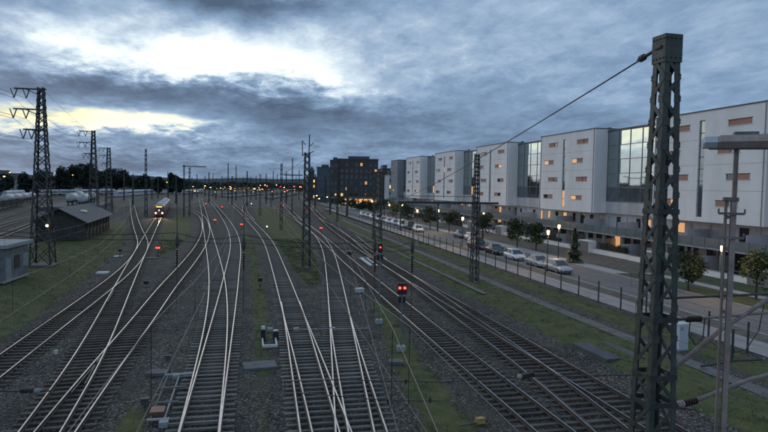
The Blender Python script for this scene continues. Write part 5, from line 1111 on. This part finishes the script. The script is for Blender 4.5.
# ================================================================== far end: station, buildings, houses, trees
def block(x_, yb, yt, wpx, dpt, mt, label, rzd=0.0, wins=None, name='building', roofm='roof_cap', litp=.15, floors=6, cols=8, canopy=False, lits=('glow_amber', 'glow_yellow')):
    p = gp(x_, yb); dep = math.sin(AZ)*p.x+math.cos(AZ)*p.y; hz = 186.4+(x_-384)*.0175; h = H+(hz-yt)*dep/F; wd = wpx*dep/F; R_ = random.Random(int(x_*7))
    r = thing(name, label, 'building', p, -AZ*.2+rad(rzd)); holes = []; fh = (h-1.2)/floors
    for i in range(1 if canopy else 0, floors):
        for j in range(cols):
            if R_.random() < .82: y0 = -wd/2+(j+.28)*wd/cols; holes.append((y0, y0+wd/cols*.46, i*fh+fh*.32, i*fh+fh*.80))
    tmp = MB(); wall_grid(tmp, 0, -wd/2, wd/2, 0, h, holes, .3); w_ = MB(); w_.v = [(y, x, z) for x, y, z in tmp.v]; w_.f = [f[::-1] for f in tmp.f]; w_.m = list(tmp.m)
    w_.q([(-wd/2, 0, 0), (-wd/2, 0, h), (-wd/2, dpt, h), (-wd/2, dpt, 0)]); w_.q([(wd/2, 0, 0), (wd/2, dpt, 0), (wd/2, dpt, h), (wd/2, 0, h)]); w_.q([(-wd/2, dpt, 0), (-wd/2, dpt, h), (wd/2, dpt, h), (wd/2, dpt, 0)])
    w_.build('wall', mt, r); rf = MB().box(-wd/2-.2, wd/2+.2, -.2, dpt+.2, h, h+.35); rf.box(-wd*.2, wd*.3, dpt*.3, dpt*.7, h+.35, h+2.0); rf.build('roof', roofm, r)
    for a, b, c, d in holes:
        gm = R_.choice(lits) if R_.random() < litp else 'glass_dark'; wn = thing_part('window', r, (a, .22, c)); MB().box(0, b-a, 0, .03, 0, d-c).build('pane', gm, wn); MB().box(-.1, b-a+.1, -.3, -.10, -.15, -.01).build('sill', 'concrete', wn)
    if canopy:
        MB().box(-wd/2-2, wd/2+2, -3.5, -.005, fh*.98, fh*1.12).build('canopy', 'concrete', r)
        for j in range(cols): MB().box(-wd/2+(j+.12)*wd/cols, -wd/2+(j+.88)*wd/cols, -.06, -.02, .3, fh*.9).build('shop_window', 'glow_orange' if j > 0 else 'glass_dark', r)
        for j in range(cols+1): MB().box(-wd/2+j*wd/cols-.2, -wd/2+j*wd/cols+.2, -3.2, -2.8, 0, fh*.98).build('column', 'concrete', r)
    return r
block(356, 204.5, 159.5, 43, 22, 'brick_dark', 'dark brick block of flats with orange-lit ground floor', -8, floors=7, cols=9, litp=.12, canopy=True, lits=('glow_amber', 'glow_dim'))
block(333.5, 204.2, 160.5, 8, 24, 'brick_dark', 'narrow darker wing at the left of the brick block', -8, floors=7, cols=2, litp=.06)
block(324, 201, 167.5, 15, 20, 'blue_grey', 'blue-grey building left of the brick block', -5, floors=6, cols=4, litp=.05)
block(312, 199.5, 177, 9, 14, 'brick_dark', 'small dark building with bright yellow windows behind the antler-topped mast', 0, floors=4, cols=2, litp=.8, lits=('glow_yellow', 'glow_orange'))
p = gp(312, 199.4); r = thing('turret', 'small pointed turret above the yellow-lit building', 'turret', p+Vector((0, 3, 0))); MB().lathe((0, 0, 16.5), (0, 0, 1), [(0, 1.8), (2.5, 1.8), (2.7, 2.2), (6.5, .1)], 8).build('spire', 'house_roof', r); MB().box(-1.7, 1.7, -1.7, 1.7, 0, 16.5).build('shaft', 'brick_dark', r)
block(386, 208, 169, 8, 16, 'brick_dark', 'dark building in the gap before the grey block', 0, floors=6, cols=2, litp=.1); block(391, 209, 175, 5, 12, 'grey_render', 'slim pale building beside the grey block', 0, floors=5, cols=2, litp=.2)
# pale houses far left
def house(x_, yb, yt, wpx, dpt, label, wall='house_wall', roof='house_roof'):
    p = gp(x_, yb); dep = math.sin(AZ)*p.x+math.cos(AZ)*p.y; hz = 186.4+(x_-384)*.0175; h = H+(hz-yt)*dep/F; wd = wpx*dep/F; r = thing('house', label, 'house', p, rad(16)); e = h*.66
    b = MB(); b.box(-wd/2, wd/2, 0, dpt, 0, e); b.build('wall', wall, r)
    rf = MB(); rf.q([(-wd/2-.5, -.6, e), (wd/2+.5, -.6, e), (wd/2+.5, dpt/2, h), (-wd/2-.5, dpt/2, h)]); rf.q([(-wd/2-.5, dpt+.6, e), (-wd/2-.5, dpt/2, h), (wd/2+.5, dpt/2, h), (wd/2+.5, dpt+.6, e)]); rf.q([(-wd/2, 0, e), (-wd/2, dpt/2, h), (-wd/2, dpt, e)]); rf.q([(wd/2, 0, e), (wd/2, dpt, e), (wd/2, dpt/2, h)]); rf.build('roof', roof, r)
    n = max(3, int(wd/3.2))
    for i in range(2):
        for j in range(n): wn = thing_part('window', r, (-wd/2+(j+.35)*wd/n, -.05, e*(.18+.46*i))); MB().box(0, wd/n*.34, 0, .04, 0, e*.24).build('pane', 'glass_dark', wn); MB().box(-.1, wd/n*.34+.1, -.08, .03, -.2, -.02).build('sill', 'concrete', wn)
house(13, 191.5, 173, 20, 11, 'long pale house with a brown roof at the far left'); house(27, 191, 175, 10, 10, 'small pale house beside the big pylon'); house(58, 190.5, 180, 11, 9, 'low pale building under the dark trees', 'white_render', 'roof_cap'); house(4, 195, 170, 8, 14, 'tall dark-roofed house cut by the left edge')
# trees beyond the yard
fm = ('leaf_far', 'leaf_far', 'leaf_dark')
for i, (x_, yb, yt, wpx) in enumerate(((64, 192, 168, 17), (74, 191.5, 164, 20), (84, 191, 165, 18), (93, 190.5, 168, 18), (102, 190, 170, 18), (112, 190, 169, 20), (122, 190, 171.5, 18), (45, 192, 173, 16), (35, 193, 174, 14), (24, 193, 173, 14), (6, 192, 175, 14), (173, 190.5, 173.5, 9), (180, 191, 178, 10), (134, 190.5, 175.5, 16), (146, 190.5, 177, 14), (158, 190.5, 177.5, 14))):
    p = gp(x_, yb+3); dep = math.sin(AZ)*p.x+math.cos(AZ)*p.y; hz = 186.4+(x_-384)*.0175; h = H+(hz-yt)*dep/F
    tree(p, h, wpx*dep/F/2*1.15, 'dark broadleaf tree on the far left skyline, %s' % ('left of the biggest crown', 'the biggest crown behind the middle pylon', 'right beside the biggest crown', 'middle to far pylon', 'behind the far pylon', 'just right of the far pylon', 'at the right end of the tall clump', 'right of the big pylon', 'behind the big pylon', 'left of the big pylon', 'at the left picture edge', 'the lone round crown above the train', 'low crown right of the lone round one', 'first low crown right of the tall clump', 'second low crown right of the tall clump', 'third low crown right of the tall clump')[i], 60+i, 1500, max(.5, dep*.0028), trunk_h=.12, mats=fm)
mb = MB(); R_ = random.Random(5)
for i in range(15000):
    x_ = R_.uniform(-20, 340); dd_ = R_.uniform(900, 1150); q = ray(x_, 186)*dd_; tr_ = 7+9*(.5+mnoise.noise(Vector((x_*.07, 3, 0))))+ (4 if x_ < 190 else 0); z = R_.uniform(0, 1)**.8*tr_; p = Vector((q.x, q.y, z)); s_ = R_.uniform(1.2, 2.6)
    a_ = Vector((R_.uniform(-1, 1), R_.uniform(-1, 1), R_.uniform(-1, 1))).normalized(); b_ = a_.cross(Vector((R_.uniform(-1, 1), R_.uniform(-1, 1), 1))).normalized(); mb.q([p-a_*s_, p+b_*s_*.7, p+a_*s_, p-b_*s_*.7])
tag(mb.build('woodland', 'leaf_far'), 'dark band of distant trees beyond the station', 'woodland', kind='stuff')
# station platforms and canopies
for i, (x0, y0, x1, y1) in enumerate(((226, 197, 285, 192.5), (215, 194, 262, 190.5), (268, 198.5, 296, 193.5), (110, 197, 168, 192.5))):
    a = gp(x0, y0); b = gp(x1, y1); d = b-a; r = thing('station_platform', ('left lit station platform with a long canopy', 'rear lit station platform with a long canopy', 'right lit station platform with a long canopy', 'pale loading platform beyond the shed')[i], 'platform', a, math.atan2(d.y, d.x)); Lp = d.length
    MB().box(0, Lp, -3, 3, -.1, .8).build('deck', 'platform', r); MB().box(0, Lp, -3.12, -3.003, .5, .82).build('edge_stone', 'white_paint', r)
    if i < 3:
        MB().box(Lp*.08, Lp*.92, -3.4, 3.4, 4.6, 4.95).build('canopy', 'steel_dark', r)
        for k in range(7): MB().beam((Lp*(.1+.8*k/6), 0, .8), (Lp*(.1+.8*k/6), 0, 4.6), .4).build('column', 'steel_dark', r)
        for k in range(9): MB().box(Lp*(.1+.8*k/8)-1.0, Lp*(.1+.8*k/8)+1.0, -.5, .5, 4.38, 4.58).build('light', 'lamp_sodium', r)
# yard lamps along the skyline
def yard_lamp(x_, y_, yb, m, label, size=.55, group='distant yard lamps'):
    p = gp(x_, yb); dep = math.sin(AZ)*p.x+math.cos(AZ)*p.y; h = H-(y_-186.4-(x_-384)*.0175)*dep/F; r = thing('yard_lamp', label, 'lamp', p, group=group)
    MB().tube([(0, 0, 0), (0, 0, h)], .10, 5).build('pole', 'steel_dark', r); MB().lathe((0, 0, h-size*.3), (0, 0, 1), [(0, size*.5), (size*.2, size), (size*.5, size), (size*.7, size*.4)], 8).build('lantern', m, r)
for i, x_ in enumerate((113, 116.5, 119, 125, 127.5, 131, 135, 138, 142, 145.5, 150, 154, 159.5, 162, 167, 175, 182)): yard_lamp(x_, 180.3+(i % 3)*.5+(x_-113)*.018, 192.5, 'lamp_sodium', 'yellow lamp in the left skyline row, %s from the left' % NTH(i), .58, 'yellow lamps on the left skyline')
R_ = random.Random(3)
for i in range(34):
    x_ = R_.uniform(190, 300); yard_lamp(x_, R_.uniform(184.2, 192), R_.uniform(194, 197), R_.choice(['lamp_sodium', 'lamp_sodium', 'lamp_warm']), 'warm light among the many at the distant station', R_.uniform(.3, .6), 'warm lights at the distant station')
yard_lamp(4.5, 176.5, 200, 'lamp_warm', 'bright lamp at the far left edge', .45); yard_lamp(10, 172.5, 196, 'lamp_sodium', 'dim lamp above the far left house', .4); yard_lamp(55, 173, 196, 'lamp_sodium', 'lamp on the skyline right of the big pylon', .3); yard_lamp(73, 175, 196, 'lamp_sodium', 'lamp in front of the biggest dark crown', .35)
for i, (x_, y_) in enumerate(((316.5, 195.5), (319, 198.5), (327, 197), (309, 193))): yard_lamp(x_, y_, 205, 'lamp_warm', ORD[i] + ' of the warm lights at the street corner before the blue-grey building', .35, 'street corner lights')
